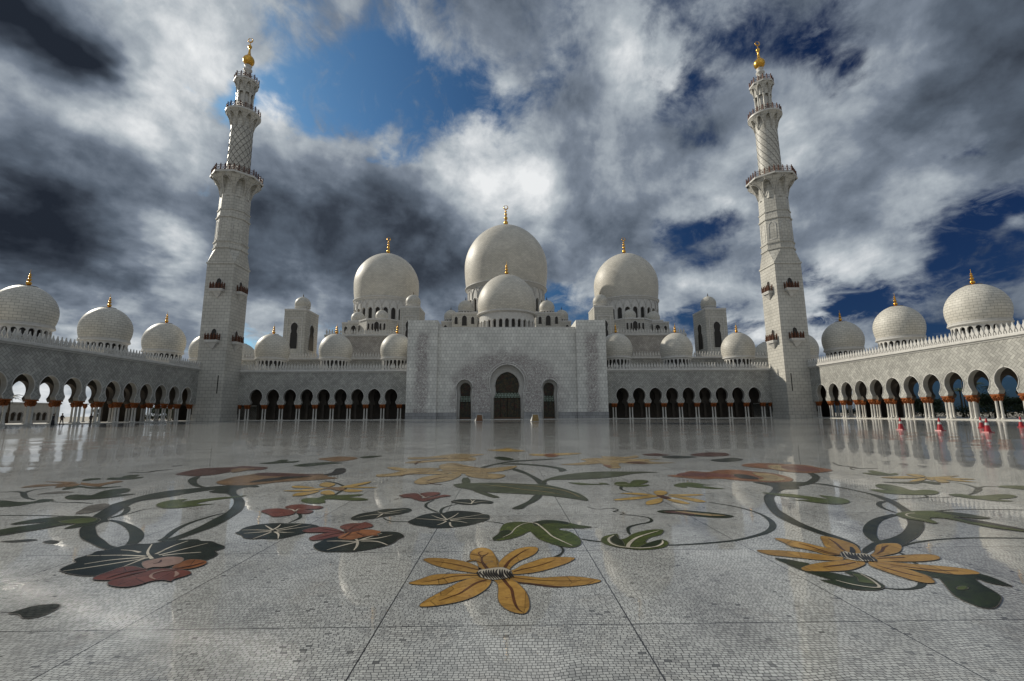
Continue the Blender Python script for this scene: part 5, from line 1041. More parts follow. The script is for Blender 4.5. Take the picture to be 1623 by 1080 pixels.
def scallop(parent, name, r0, z0, r1, z1, nb, octo):
    # gallery underside: ribs fan out between arched niches
    mb = MB(); per = 14; n = nb*per; rows = 16; vs = []; fs = []; uv = []
    def rad(a, r, w):  # octagonal radius blended with round
        if not octo: return r
        aa = ((a-pi/8+pi/8) % (pi/4))-pi/8
        return r*cos(pi/8)/cos(aa) if octo else r
    for i in range(rows+1):
        z = z0+(z1-.55-z0)*i/rows
        for k in range(n):
            a = 2*pi*k/n+pi/nb
            f = abs((k % per)/per*2-1)            # 1 at rib, 0 mid-niche
            # arch opening: below this height the niche is still flat wall
            hs = z0+(z1-.55-z0)*(.0 if f > .86 else (sqrt(max(0, 1-(f/.86)**2))*.80+.08))
            tt = (z-z0)/(z1-.55-z0); rib = r0+(r1-r0)*(tt**1.9)
            if f > .86: r = rib
            elif z >= hs: r = rib
            else: r = r0+(rib-r0)*.12
            aa = a; vs.append((rad(aa, r, 0)*cos(aa), rad(aa, r, 0)*sin(aa), z))
    for i in range(rows):
        for k in range(n):
            k2 = (k+1) % n; fs.append((i*n+k, i*n+k2, (i+1)*n+k2, (i+1)*n+k)); u0 = 2*pi*r0*k/n; u1 = 2*pi*r0*(k+1)/n; za = z0+(z1-z0)*i/rows; zb = z0+(z1-z0)*(i+1)/rows
            uv.append([(u0, za), (u1, za), (u1, zb), (u0, zb)])
    mb.add(vs, fs, 0, False, uv)
    nn = 8 if octo else 48; rr = pi/8 if octo else 0
    lathe(mb, [(r1*.995, z1-.56), (r1*1.03, z1-.45), (r1*1.03, z1-.02), (r1*.97, z1), (r0*.8, z1)], nn, 1, rot=rr, smooth=not octo)
    # arch trims
    for b_ in range(nb):
        pts = []
        for j in range(-6, 7):
            f = abs(j)/6; a = 2*pi*(b_+.5)/nb+pi/nb+j/6*pi/nb*.86; tt = sqrt(max(0, 1-f*f))*.80+.08; tt = tt if f < 1 else .0; r = r0+(r1-r0)*tt**1.9+.04
            pts.append((rad(a, r, 0)*cos(a), rad(a, r, 0)*sin(a), z0+(z1-.55-z0)*tt))
        tube(mb, pts, .085, 5, 1)
    return mb.build(name, [MARBLE, TRIM], parent)
def balcony(T, x, y, z, ang):
    # local frame: +y towards the wall
    R = Matrix.Rotation(ang, 4, 'Z'); 
    def tr(mb): mb.v = [tuple((R @ Vector(p))+Vector((x, y, z))) for p in mb.v]; return mb
    mb = MB(); mb.box(-1.55, 1.55, -1.15, 0, -.35, 0)
    mb.add([(-1.4, -1.0, -.35), (1.4, -1.0, -.35), (1.4, 0, -.35), (-1.4, 0, -.35), (-.2, -.15, -2.0), (.2, -.15, -2.0), (.2, 0, -2.0), (-.2, 0, -2.0)], [(0, 1, 5, 4), (1, 2, 6, 5), (3, 0, 4, 7), (4, 5, 6, 7)])
    mb.box(-1.5, 1.5, -1.08, 0, -.62, -.35, top=1.)
    B = tr(mb).build('balcony', TRIM, T)
    mb = MB()
    for px, py in ((-1.45, -1.05), (-.72, -1.05), (0, -1.05), (.72, -1.05), (1.45, -1.05), (-1.45, -.08), (1.45, -.08)):
        mb.box(px-.11, px+.11, py-.11, py+.11, 0, 1.35); lathe(mb, [(.001, 1.33), (.15, 1.45), (.10, 1.58), (.001, 1.72)], 6, 0, px, py)
    for a, b2 in (((-1.45, -1.05), (1.45, -1.05)), ((-1.45, -1.05), (-1.45, -.05)), ((1.45, -1.05), (1.45, -.05))):
        for h in (.12, .6, 1.1): tube(mb, [(*a, h), (*b2, h)], .055, 4)
        n = 12 if a[1] == b2[1] else 4
        for j in range(1, n):
            f = j/n; xx, yy = a[0]+(b2[0]-a[0])*f, a[1]+(b2[1]-a[1])*f; tube(mb, [(xx, yy, .1), (xx, yy, 1.1)], .05, 4)
    tr(mb).build('railing', RAIL, B)
    mb = MB(); P = arch_pts(.58, 2.1, 2.85, .58, 2.0, .58, 0, 6)
    vs = [(a, -.03, h) for a, h in P]+[(-a, -.03, h) for a, h in reversed(P[:-1])]; mb.add(vs, [tuple(range(len(vs)))[::1]])
    tr(mb).build('balcony_door', WINB, B)
    mb = MB(); 
    for sg in (1, -1): tube(mb, [(sg*(a+.06), -.05, h+.03) for a, h in P], .07, 5)
    tr(mb).build('door_frame', TRIM, B)
def minaret(label, sx, spiral2):
    T = thing('minaret', label, 'minaret', (71.05*sx, 114.35, 0), 0, 'minarets beside the prayer hall')
    a = 3.37; MB().box(-a, a, -a, a, 0, 38.8).build('square_shaft', MARBLE, T)
    MB().box(-a-.12, a+.12, -a-.12, a+.12, 0, 1.6).build('base_course', MARBLE, T); MB().box(-a-.16, a+.16, -a-.16, a+.16, 38.6, 39.0).build('shaft_cornice', MARBLE, T)
    ro = 3.85; ry = pi/8
    # square to octagon
    mb = MB(); sq = []; oc = []
    s8 = a; 
    c = [(a, -a), (a, a), (-a, a), (-a, -a)]
    ov = [(ro*cos(pi/8+k*pi/4), ro*sin(pi/8+k*pi/4)) for k in range(8)]
    vs = [(x, y, 39.0) for x, y in c]+[(x, y, 42.6) for x, y in ov]
    # faces: sides (quads) and corner triangles
    q = {0: (7, 0), 1: (1, 2), 2: (3, 4), 3: (5, 6)}  # octagon edge on +x,+y,-x,-y
    fs = [(0, 1, 4+0, 4+7), (1, 2, 4+2, 4+1), (2, 3, 4+4, 4+3), (3, 0, 4+6, 4+5), (1, 4+1, 4+0), (2, 4+3, 4+2), (3, 4+5, 4+4), (0, 4+7, 4+6)]
    mb.add(vs, fs); mb.build('broach', MARBLE, T)
    mb = MB()
    lathe(mb, [(ro, 42.6), (ro+.22, 42.7), (ro+.22, 43.1), (ro, 43.2), (ro, 44.3), (ro+.2, 44.4), (ro+.2, 44.75), (ro-.05, 44.85), (ro-.12, 50.8), (ro+.12, 50.95), (ro+.12, 51.25), (ro-.12, 51.4), (ro-.2, 52.9), (ro-.02, 53.0), (ro-.02, 53.25), (ro-.25, 53.35), (ro-.32, 57.6)], 8, rot=pi/8, smooth=False)
    O = mb.build('octagonal_shaft', MARBLE, T)
    # each face gets a blind arch niche
    for k in range(8):
        an = pi/4*k; ap = (ro-.09)*cos(pi/8); R_ = Matrix.Rotation(an+pi/2, 4, 'Z'); mb = MB()
        P = arch_pts(.85, 49.0, 50.2, .85, 48.9, .85, 45.4, 6)
        for sg in (1, -1): tube(mb, [(sg*h, 0, z) for h, z in P], .09, 5)
        tube(mb, [(-.85, 0, 45.4), (.85, 0, 45.4)], .09, 5)
        vs = [(h, -.015, z) for h, z in P]+[(-h, -.015, z) for h, z in reversed(P[:-1])]; mb.add(vs, [tuple(range(len(vs)))], 1)
        mb.v = [tuple((R_ @ Vector((p[0], p[1]-ap, p[2])))) for p in mb.v]; mb.build('blind_niche', [TRIM, DARKST if 0 else MARBLE], O)
    G = scallop(T, 'lower_gallery', 3.52, 56.8, 6.0, 62.6, 8, True)
    rail_ring(G, 5.9, 62.6, 1.45, 32, True)
    mb = MB(); lathe(mb, [(2.95, 62.6), (2.95, 63.6), (2.74, 63.9), (2.66, 70), (2.62, 78)], 40)
    Rr = mb.build('round_shaft', MARBLE, T)
    mb = MB()
    for dr in ((1, -1) if spiral2 else (-1,)):
        for k in range(12):
            pts = []
            for i in range(25):
                f = i/24; aa = 2*pi*k/12+dr*f*2*pi*.52; r = 2.735-.115*f; pts.append((r*cos(aa), r*sin(aa), 64.2+13*f))
            tube(mb, pts, .055, 4)
    mb.build('spiral_band', DARKST, Rr)
    G = scallop(T, 'middle_gallery', 2.62, 77.2, 4.1, 81.5, 10, False)
    rail_ring(G, 4.0, 81.5, 1.35, 20)
    mb = MB(); lathe(mb, [(1.45, 81.5), (1.45, 88.5)], 24); L_ = mb.build('lantern_core', TRIM, T)
    for k in range(8):
        aa = pi/4*k+pi/8; mb = MB(); lathe(mb, [(.36, 81.5), (.36, 82.2), (.25, 82.4), (.23, 86.8), (.34, 87.1), (.36, 87.6)], 10, 0, 1.88*cos(aa), 1.88*sin(aa)); mb.build('lantern_column', SHAFT, L_)
    G = scallop(T, 'upper_gallery', 2.15, 87.4, 3.05, 91.2, 8, True)
    rail_ring(G, 2.95, 91.2, 1.3, 16, True)
    mb = MB(); prof = [(1.3, 91.2), (1.3, 92.0)]
    for z, r in ((92.1, .75), (92.9, .65), (93.3, 1.2), (93.6, 1.25), (93.9, .8), (94.5, .72), (94.9, 1.28), (95.2, 1.3), (95.5, .85), (96.0, .8), (96.3, 1.15), (96.6, .7)): prof.append((r*.86, z))
    lathe(mb, prof, 24, sharp=100); mb.build('neck', TRIM, T)
    mb = MB(); prof = [(.55, 96.5)]
    for i in range(1, 12):
        an = pi*(-.5+i/12*.92); prof.append((1.45*cos(an), 98.0+1.5*sin(an)))
    prof += [(.42, 99.9), (.27, 100.8), (.22, 101.6), (.3, 101.75), (.52, 102.2), (.5, 102.5), (.2, 102.9), (.09, 103.2), (.07, 103.8)]
    lathe(mb, prof, 28, sharp=100)
    pts = []; ws = []
    for i in range(25):
        an = radians(90+5+350*i/24); pts.append((.62*cos(an), 0, 104.4+.62*sin(an))); ws.append(.05+.13*sin(pi*i/24))
    tube(mb, pts, ws, 6); mb.build('finial', GOLD, T)
    # slit window low on the shaft and two balconies on each face towards the court
    MB().box(1.9 if sx < 0 else -2.15, 2.15 if sx < 0 else -1.9, -a-.012, -a+.05, 6.5, 10.8).build('slit_window', WINB, T)
    for z in (32.0, 19.3):
        balcony(T, 0, -a, z, 0); balcony(T, -sx*a, 0, z, -sx*pi/2*1)
    return T
minaret('tall white minaret at the left, in shade, crossed spiral bands on its round stage', -1, True)
minaret('tall white minaret at the right with a sunlit flank and one-way spiral bands', 1, False)

# ------------------------------------------------------------------ entrance portal
E = thing('entrance_portal', 'high white marble entrance portal with three keyhole doorways between two broad piers', 'portal', (0, 114, 0))
P0 = arch_pts(4.28, 9.1, 13.55, 3.85, 6.65, 3.85, 0, 14); P0[0] = (3.85, .13)
P1 = arch_pts(1.95, 8.0, 9.8, 1.74, 5.95, 1.74, 0, 12); P1[0] = (1.74, .13)
mb = MB(); bays = [(0, -7.3, 7.3, P0), (-10.6, -17.4, -7.3, P1), (10.6, 7.3, 17.4, P1)]
arch_bays(mb, bays, 22.9, 2.2, flat(.9), 0, 1, trim=True, mi_tr=1, tw=.3)
mb.build('portal_wall', [PORTAL, TRIM], E)
mb = MB(); mb.box(-17.4, 17.4, .88, 9, 22.9, 23.15); mb.build('portal_coping', TRIM, E)
mb = MB(); mb.box(-24.9, 24.9, -.6, .898, -.02, .13); mb.build('portal_step', SHAFT, E)
for sx in (-1, 1):
    p = MB().box(min(sx*17.4, sx*24.87), max(sx*17.4, sx*24.87), 0, 11, 0, 24.75).build('portal_pier', PORTAL, E)
    MB().box(min(sx*17.36, sx*24.91), max(sx*17.36, sx*24.91), -.06, 11.04, 0, 1.75).build('base_course', brick_mat('grey_base_marble', (.36, .36, .36), (.30, .30, .30), (.15, .15, .15), 1.6, .85, .03) if sx < 0 else bpy.data.materials['grey_base_marble'], p)
for x0, x1 in ((-17.4, -12.36), (-8.84, -3.9), (3.9, 8.84), (12.36, 17.4)):
    MB().box(x0, x1, .84, .9, 0, 1.75).build('wall_base_course', bpy.data.materials['grey_base_marble'], E)
# raised frame round the central arch
mb = MB()
for sg in (1, -1):
    tube(mb, [(sg*(h*1.13+.15), .88, 9.1+(z-9.1)*1.14 if z > 9.1 else z) for h, z in P0 if z > 6.5], .12, 5); mb.box(min(sg*3.75, sg*5.6), max(sg*3.75, sg*5.6), .80, .9, 6.45, 6.7)
mb.build('arch_frame', TRIM, E)
# recessed door screens
def screen(name, lab, xc, R, zc, apex, hn, zn, hb, hb2, zlat0, zlat1, wall):
    dr = MB(); P = arch_pts(R, zc, apex, hn, zn, hb2, zlat0-.02 if 0 else .2, 12); P = [(hb, .2)]+[(hb, zlat0)]+[q for q in P if q[1] > zlat1]
    bay = [(0, -wall, wall, P)]
    arch_bays(dr, bay, 14.5, .6, flat(0), 0, 0, trim=True, mi_tr=0, tw=.2)
    r_ = dr.build('doorway', TRIM, E, (xc, 3.1, 0)); r_['label'] = lab
    vs = [(h, .45, z) for h, z in P]+[(-h, .45, z) for h, z in reversed(P[:-1])]
    MB().add(vs, [tuple(range(len(vs)))]).build('glass_screen', GLASS, r_)
    g = MB(); w0, w1 = hb-.05, hn+.05; n = 4 if R > 2.5 else 2
    g.add([(-w0, .40, zlat0), (w0, .40, zlat0), (w1, .40, zlat1), (-w1, .40, zlat1)], [(0, 1, 2, 3)])
    g.build('lattice_panel', GREENG, r_)
    g = MB()
    for k in range(-n, n):
        xa, xb = w0*k/n, w0*(k+1)/n; xm = (xa+xb)/2
        tube(g, [(xa, .38, zlat0), (xm*.97, .38, zlat1), (xb, .38, zlat0)], .085, 4); tube(g, [(xa*.97, .38, zlat1), (xm, .38, zlat0), (xb*.97, .38, zlat1)], .085, 4)
        tube(g, [(xm-.28, .38, (zlat0+zlat1)/2), (xm, .38, (zlat0+zlat1)/2+.35), (xm+.28, .38, (zlat0+zlat1)/2), (xm, .38, (zlat0+zlat1)/2-.35)], .04, 4, closed=True)
    for z in (zlat0, zlat1): tube(g, [(-w0, .38, z), (w0, .38, z)], .07, 4)
    if R > 2.5:
        tube(g, [(0, .38, .2), (0, .38, zlat0)], .07, 4)
        for sg in (-1, 1): tube(g, [(sg*hb*.52, .38, .2), (sg*hb*.52, .38, zlat0)], .04, 4)
    g.build('door_frame', plain_mat('dark_bronze', (.04, .03, .02), (.06, .045, .03), .4, .5) if not bpy.data.materials.get('dark_bronze') else bpy.data.materials['dark_bronze'], r_)
    g = MB(); g.box(-hb, hb, .2, .44, .13, .55); g.build('threshold', plain_mat('brown_threshold', (.10, .05, .02), (.07, .035, .015), .5) if not bpy.data.materials.get('brown_threshold') else bpy.data.materials['brown_threshold'], r_)
screen('d', 'central doorway, the largest of the three', 0, 3.0, 8.6, 11.9, 2.75, 6.75, 3.35, 3.3, 5.35, 6.7, 4.6)
screen('d', 'left side doorway', -10.55, 1.35, 7.9, 9.2, 1.2, 6.1, 1.4, 1.4, 4.4, 5.9, 2.1)
screen('d', 'right side doorway', 10.55, 1.35, 7.9, 9.2, 1.2, 6.1, 1.4, 1.4, 4.4, 5.9, 2.1)
MB().box(-17.4, 17.4, 4.3, 4.6, 0, 22.9).build('rear_wall', INNER, E)
MB().box(-17.4, 17.4, 3.1, 9, 22.0, 22.9).build('portal_roof', TRIM, E)

# ------------------------------------------------------------------ prayer hall and its domes
H = thing('prayer_hall', 'huge white marble prayer hall with stepped terraces and big domes behind the entrance portal', 'mosque', (0, 130, 0))
def terr(name, x0, x1, yf, yb, z0, z1, par, wallm, step=.8):
    b_ = MB().box(x0, x1, yf-130, yb-130, z0, z1).build(name, wallm, H)
    mb = MB(); cornice(mb, x0-.02, x1+.02, yf-130-.002, z1-.75, z1+.02, .45); merlons(mb, x0+.2, x1-.2, yf-130-.15, z1+.02, step, par/1.62)
    mb.build('parapet', TRIM, b_)
for sx in (-1, 1):
    l = lambda a, b_: (min(sx*a, sx*b_), max(sx*a, sx*b_))
    terr('lower_terrace', *l(24, 83), 140, 158.5, 0, 18.4, 1.7, HERR, .85)
    terr('upper_terrace', *l(22, 62.5), 157, 235, 0, 28.6, 2.0, HERRD, .95)
MB().box(-22, 22, 160-130, 100, 0, 28).build('hall_core', HERRD, H)
def big_dome(label, x, y, R, zb, zm, zt, zd, w0, w1, nb, rdr, fin_h, fin_w, cres, fl_=1.03, blind=True):
    mb = MB(); lathe(mb, [(rdr+.15, zb-(zb-w1)*.28), (R*fl_*.985, zb-.55), (R*fl_, zb-.5), (R*fl_, zb-.1), (R*.965, zb+.05)], 96, 1); lathe(mb, dome_prof(R*.955, zb, R, zm, zt, 30), 96, 0)
    d = mb.build('dome', [DOMEF, TRIM], H, (x, y-130, 0)); d['label'] = label
    m2 = MB(); w = 2*pi*rdr/nb; bays = []
    for k in range(nb):
        xc = k*w; hw = w*.29; P = arch_pts(hw, w1-hw*1.25, w1, hw, w1-hw*1.3, hw, w0, 7); bays.append((xc, xc-w/2, xc+w/2, P))
    arch_bays(m2, bays, zb-(zb-w1)*.25, .7, cyl(rdr), 0, 0, trim='up', mi_tr=0, tw=.22 if rdr > 12 else .14, back=False)
    ns = nb*2
    lathe(m2, [(rdr+.1, zd), (rdr+.1, w0), (rdr-.7, w0)], ns, 0)
    for k in range(nb):      # engaged colonnettes between the windows
        a_ = 2*pi*(k+.5)/nb; lathe(m2, [(w*.07, w0), (w*.07, w1-w*.2)], 8, 0, (rdr+.05)*sin(a_), -(rdr+.05)*cos(a_))
    if blind:  # interlaced blind arches under the ring
        for k in range(nb):
            for o_, hw, z0_, z1_ in ((0, .5, w1-.1*w, zb-(zb-w1)*.30),):
                pts = []
                for j in range(-6, 7):
                    f = j/6; xx = (k+o_+f*hw)*w; zz = z0_+(z1_-z0_)*sqrt(max(0, 1-abs(f)**1.6)); rr = rdr+.12; pts.append((rr*sin(xx/rdr), -rr*cos(xx/rdr), zz))
                tube(m2, pts, w*.035, 5, 0)
    m2.build('drum', [TRIM], d)
    m3 = MB(); lathe(m3, [(rdr-.72, zd), (rdr-.72, zb)], 64, 0); m3.build('windows', WINB, d)
    m4 = MB(); finial(m4, zt-.05, fin_h, fin_w, cres); m4.build('finial', GOLD, d)
    m5 = MB(); lathe(m5, [(fin_w*3.2, zt-.55), (fin_w*3.2, zt-.25), (fin_w*1.5, zt+.05)], 32); m5.build('collar', LEAD, d)
    return d
big_dome('tallest central dome with a gilded crescent finial', 0, 202, 18.7, 56.6, 66.5, 87.0, 40, 44.4, 50.3, 28, 17.1, 10.6, 1.0, True, .985)
big_dome('left large dome with a gilded crescent finial', -53.7, 202, 14.2, 50.8, 58.6, 73.6, 36, 40.6, 45.9, 26, 13.5, 8.2, .8, True, 1.0)
big_dome('right large dome with a gilded crescent finial', 54.3, 202, 14.2, 50.8, 58.6, 73.6, 36, 40.6, 45.9, 26, 13.5, 8.2, .8, True, 1.0)
big_dome('front central dome standing over the entrance', 0.1, 150, 9.75, 33.9, 37.0, 47.7, 22.5, 27.6, 30.9, 28, 9.1, 4.9, .62, False, 1.02, False)
MB().box(-12, 12, 8, 32, 20, 27.0).build('front_dome_base', TRIM, H)
_sd = {}
def small_dome(x, y, z, r, parent=None, box=None, windows=True):
    key = (r, windows)
    par = parent or H
    if key in _sd: return dup(_sd[key], par, location=(x, y-130 if par is H else y, z))
    mb = MB(); lathe(mb, [(r*.9, 0), (r*.9, .15), (r*.86, .2), (r*.86, r*.35), (r*1.0, r*.42), (r*1.0, r*.5), (r*.92, r*.52)], 40, 1)
    lathe(mb, dome_prof(r*.92, r*.52, r, r*.95, r*1.98, 14), 40, 0)
    d = mb.build('small_dome', [DOMEM, TRIM], par, (x, y-130 if par is H else y, z))
    if windows:
        m2 = MB(); n = 14
        for k in range(n):
            a_ = 2*pi*k/n; R_ = Matrix.Rotation(a_, 4, 'Z'); q = MB(); q.box(-r*.085, r*.085, -r*.875, -r*.7, r*.12, r*.32); m2.add([tuple(R_ @ Vector(p)) for p in q.v], q.f)
        m2.build('vent_openings', WINB, d)
    m3 = MB(); finial(m3, r*1.95, r*.55, r*.085); m3.build('finial', LEAD, d)
    _sd[key] = d; return d
def bastion(x, y, w, d, z0, z1, nwin, r, front=True, chamfer=0):
    # block with arched windows carrying a small dome
    mb = MB(); 
    c = chamfer; out = [(-w/2+c, -d/2), (w/2-c, -d/2), (w/2, -d/2+c), (w/2, d/2), (-w/2, d/2), (-w/2, -d/2+c)]
    vs = [(a, b_, z) for z in (z0, z1) for a, b_ in out]; n = 6
    mb.add(vs, [(i, (i+1) % n, (i+1) % n+n, i+n) for i in range(n)]+[tuple(range(n, 2*n))])
    o = mb.build('domed_block', [MARBLE], H, (x, y-130, 0))
    mb = MB(); vs = [(a*1.03, b_*1.03, z) for z in (z1-.5, z1+.08) for a, b_ in out]
    mb.add(vs, [(i, (i+1) % n, (i+1) % n+n, i+n) for i in range(n)]+[tuple(range(n, 2*n))]); mb.build('block_cornice', TRIM, o)
    def win(fn, hw, zb):
        P = arch_pts(hw, z1-2.3, z1-2.3+hw*1.3, hw, z1-2.35, hw, zb, 6); w_ = MB()
        w_.add([fn(h, z) for h, z in P]+[fn(-h, z) for h, z in reversed(P[:-1])], [tuple(range(2*len(P)-1))]); o2 = w_.build('block_window', WINB, o)
        f_ = MB()
        for sg in (1, -1): tube(f_, [fn(sg*(h+.05), z) for h, z in P], .11, 5)
        f_.build('window_trim', TRIM, o2) if 0 else f_.build('window_trim', TRIM, o)
    for k in range(nwin):
        xc = (k-(nwin-1)/2)*((w-2*c)/nwin); mid = nwin in (3, 5) and k == nwin//2; hw = .95 if mid else (.42 if nwin > 3 else .6)
        win(lambda h, z: (xc+h, -d/2-.04, z), hw, z1-(5. if mid else 4.4))
    for sg in (1, -1):
        for yy in (-d/4, d/4): win(lambda h, z: (sg*(w/2+.04), yy+h, z), .5, z1-4.4)
    if r: small_dome(0, 0, z1+.05, r, o)
    return o
for sx in (-1, 1):
    bastion(sx*48.9, 178, 15.5, 14, 28.6, 37.2, 5, 2.45, chamfer=4.)
    bastion(sx*59.6, 182.4, 9, 10, 28.6, 37.0, 3, 2.7)
    bastion(sx*47, 186, 30, 14, 28.6, 38.0, 7, 0)
    bastion(sx*15.6, 173, 9.2, 10, 24, 38.8, 3, 2.95)
    bastion(sx*21.6, 176, 6.2, 8, 24, 36.4, 2, 2.6)
# square domed towers
def tower(label, x, y, w, d, z1, r, group='square domed towers on the prayer hall'):
    T = thing('domed_tower', label, 'tower', (x, y, 0), 0, group)
    MB().box(-w/2, w/2, -d/2, d/2, 18, z1-.001).build('tower_body', MARBLE, T)
    mb = MB(); mb.box(-w/2-.08, w/2+.08, -d/2-.08, d/2+.08, z1-.4, z1+.15)
    def frame(fn, hw, zt, zb):
        for sg in (1, -1): mb.box(*fn(min(sg*hw, sg*(hw-.25)), max(sg*hw, sg*(hw-.25))), zb, zt)
        mb.box(*fn(-hw, hw), zt, zt+.3)
    frame(lambda a, b_: (a, b_, -d/2-.1, -d/2+.02), w*.36, z1-3.2, 21)
    P = arch_pts(1.15, z1-5.9, z1-4.4, .95, z1-7.4, 1.2, z1-8.2, 10); P = [(1.2, z1-13.2)]+P
    m2 = MB(); m2.add([(h, -d/2-.05, z) for h, z in P]+[(-h, -d/2-.05, z) for h, z in reversed(P[:-1])], [tuple(range(2*len(P)-1))])
    for sg in (1, -1): tube(mb, [(sg*(h+.06), -d/2-.08, z) for h, z in P], .13, 5)
    for sg in (1, -1):
        f = [(sg*(w/2+.05), h*1.5, z) for h, z in P]+[(sg*(w/2+.05), -h*1.5, z) for h, z in reversed(P[:-1])]; m2.add(f, [tuple(range(len(f)))])
        for s2 in (1, -1): tube(mb, [(sg*(w/2+.08), s2*(h*1.5+.06), z) for h, z in P], .13, 5)
    mb.build('tower_trim', TRIM, T); m2.build('keyhole_opening', WINB, T)
    mb = MB(); lathe(mb, [(r*1.02, z1), (r*1.02, z1+.45), (r*.95, z1+.5)], 40); mb.build('dome_collar', TRIM, T)
    small_dome(0, 0, z1+.4, r, T, windows=False)
tower('square white tower with a small dome rising behind the left arcade, near the left minaret', -69.8, 155, 7.1, 10.1, 36.0, 2.55)
tower('square white tower with a small dome rising behind the right arcade, near the right minaret', 70.1, 155, 7.1, 10.1, 36.0, 2.55)
tower('square domed tower standing just left of the portal, half hidden by its left pier', -31.1, 150, 6.2, 10.1, 35.6, 2.45)
tower('square domed tower standing just right of the portal, half hidden by its right pier', 31.4, 150, 6.2, 10.1, 35.6, 2.45)

# ------------------------------------------------------------------ courtyard things
CB = plain_mat('red_cone_plastic', (.34, .014, .02), (.26, .01, .016), .4); CW = plain_mat('reflective_white_band', (.5, .49, .46), (.4, .4, .38), .4); CK = plain_mat('black_rubber', (.03, .03, .03), (.02, .02, .02), .7)
def cone(x, y, label):
    T = thing('traffic_cone', label, 'traffic cone', (x, y, 0), random.random(), 'red cones on the right of the courtyard')
    m_ = MB(); lathe(m_, [(.17, .05), (.13, .30), (.105, .44)], 20); lathe(m_, [(.075, .60), (.045, .83), (.03, .86), (.001, .86)], 20); m_.build('cone_body', CB, T)
    m_ = MB(); lathe(m_, [(.107, .44), (.077, .60)], 20); m_.build('white_band', CW, T)
    m_ = MB(); m_.box(-.21, .21, -.21, .21, .002, .05, top=.92); m_.build('cone_base', CB, T)
for x, y, l in ((28.65, 34.08, 'red and white traffic cone, leftmost of the row of five'), (29.24, 31.61, 'red and white traffic cone standing alone, second from the left'), (37.21, 36.54, 'red and white traffic cone just behind the nearest cone, on its left'), (29.37, 28.59, 'red and white traffic cone nearest the camera'), (41.98, 37.93, 'red and white traffic cone at the right edge of the photo')): cone(x, y, l)
BR = plain_mat('brown_stone_panel', (.20, .10, .04), (.13, .06, .03), .6, sc=3); GB = plain_mat('gilt_stone_panel', (.30, .20, .07), (.2, .13, .05), .5, sc=3)
def stand(x, y, label, pm, sx):
    T = thing('display_stand', label, 'stand', (x, y, 0), 0, 'tapered stands in front of the main door')
    m_ = MB(); vs = []
    m_.box(-.62, .62, -.45, .45, .06, 1.18, top=.72); m_.build('stand_body', pm, T)
    m_ = MB()
    for a, b_ in ((-1, -1), (1, -1), (1, 1), (-1, 1)): tube(m_, [(a*.66, b_*.48, 0), (a*.47, b_*.35, 1.22)], .05, 4)
    m_.box(-.5, .5, -.37, .37, 1.18, 1.26); m_.build('white_frame', CW, T)
    m_ = MB(); m_.add([(-.62*1.04, -.46, .05), (-.62*1.5, .3, .05), (-.45, .3, 1.15), (-.46, -.34, 1.15)], [(0, 3, 2, 1)]); m_.add([(-.93, .3, .05), (-.6, .46, .05), (-.46, .34, 1.15), (-.47, .3, 1.15)], [(0, 3, 2, 1)]); m_.build('side_flap', CW, T)
stand(-5.18, 85.3, 'brown tapered stand with a white left side, left of the main doorway', BR, -1)
stand(4.83, 82.5, 'gold-brown tapered stand with a white left side, right of the main doorway', GB, 1)

# people: one skinned body each, clothes as a child
SKIN = plain_mat('skin', (.30, .17, .11), (.26, .15, .10), .5); HAIR = plain_mat('dark_hair', (.015, .012, .01), (.02, .016, .012), .6)
DKC = plain_mat('dark_cloth', (.018, .018, .022), (.028, .027, .03), .8, sc=8); DK2 = plain_mat('brown_cloth', (.05, .035, .03), (.035, .025, .022), .8, sc=8)
def skin_obj(name, pts, edges, rad, m_, parent, root=0, lv=2):
    me = bpy.data.meshes.new(name); me.from_pydata(pts, edges, []); me.update(); o = bpy.data.objects.new(name, me); COL.objects.link(o); o.parent = parent; me.materials.append(m_)
    md = o.modifiers.new('skin', 'SKIN'); 
    for i, r_ in enumerate(rad): me.skin_vertices[0].data[i].radius = r_ if isinstance(r_, tuple) else (r_, r_)
    me.skin_vertices[0].data[root].use_root = True; md.use_smooth_shade = True
    s_ = o.modifiers.new('sub', 'SUBSURF'); s_.levels = lv; s_.render_levels = lv
    return o
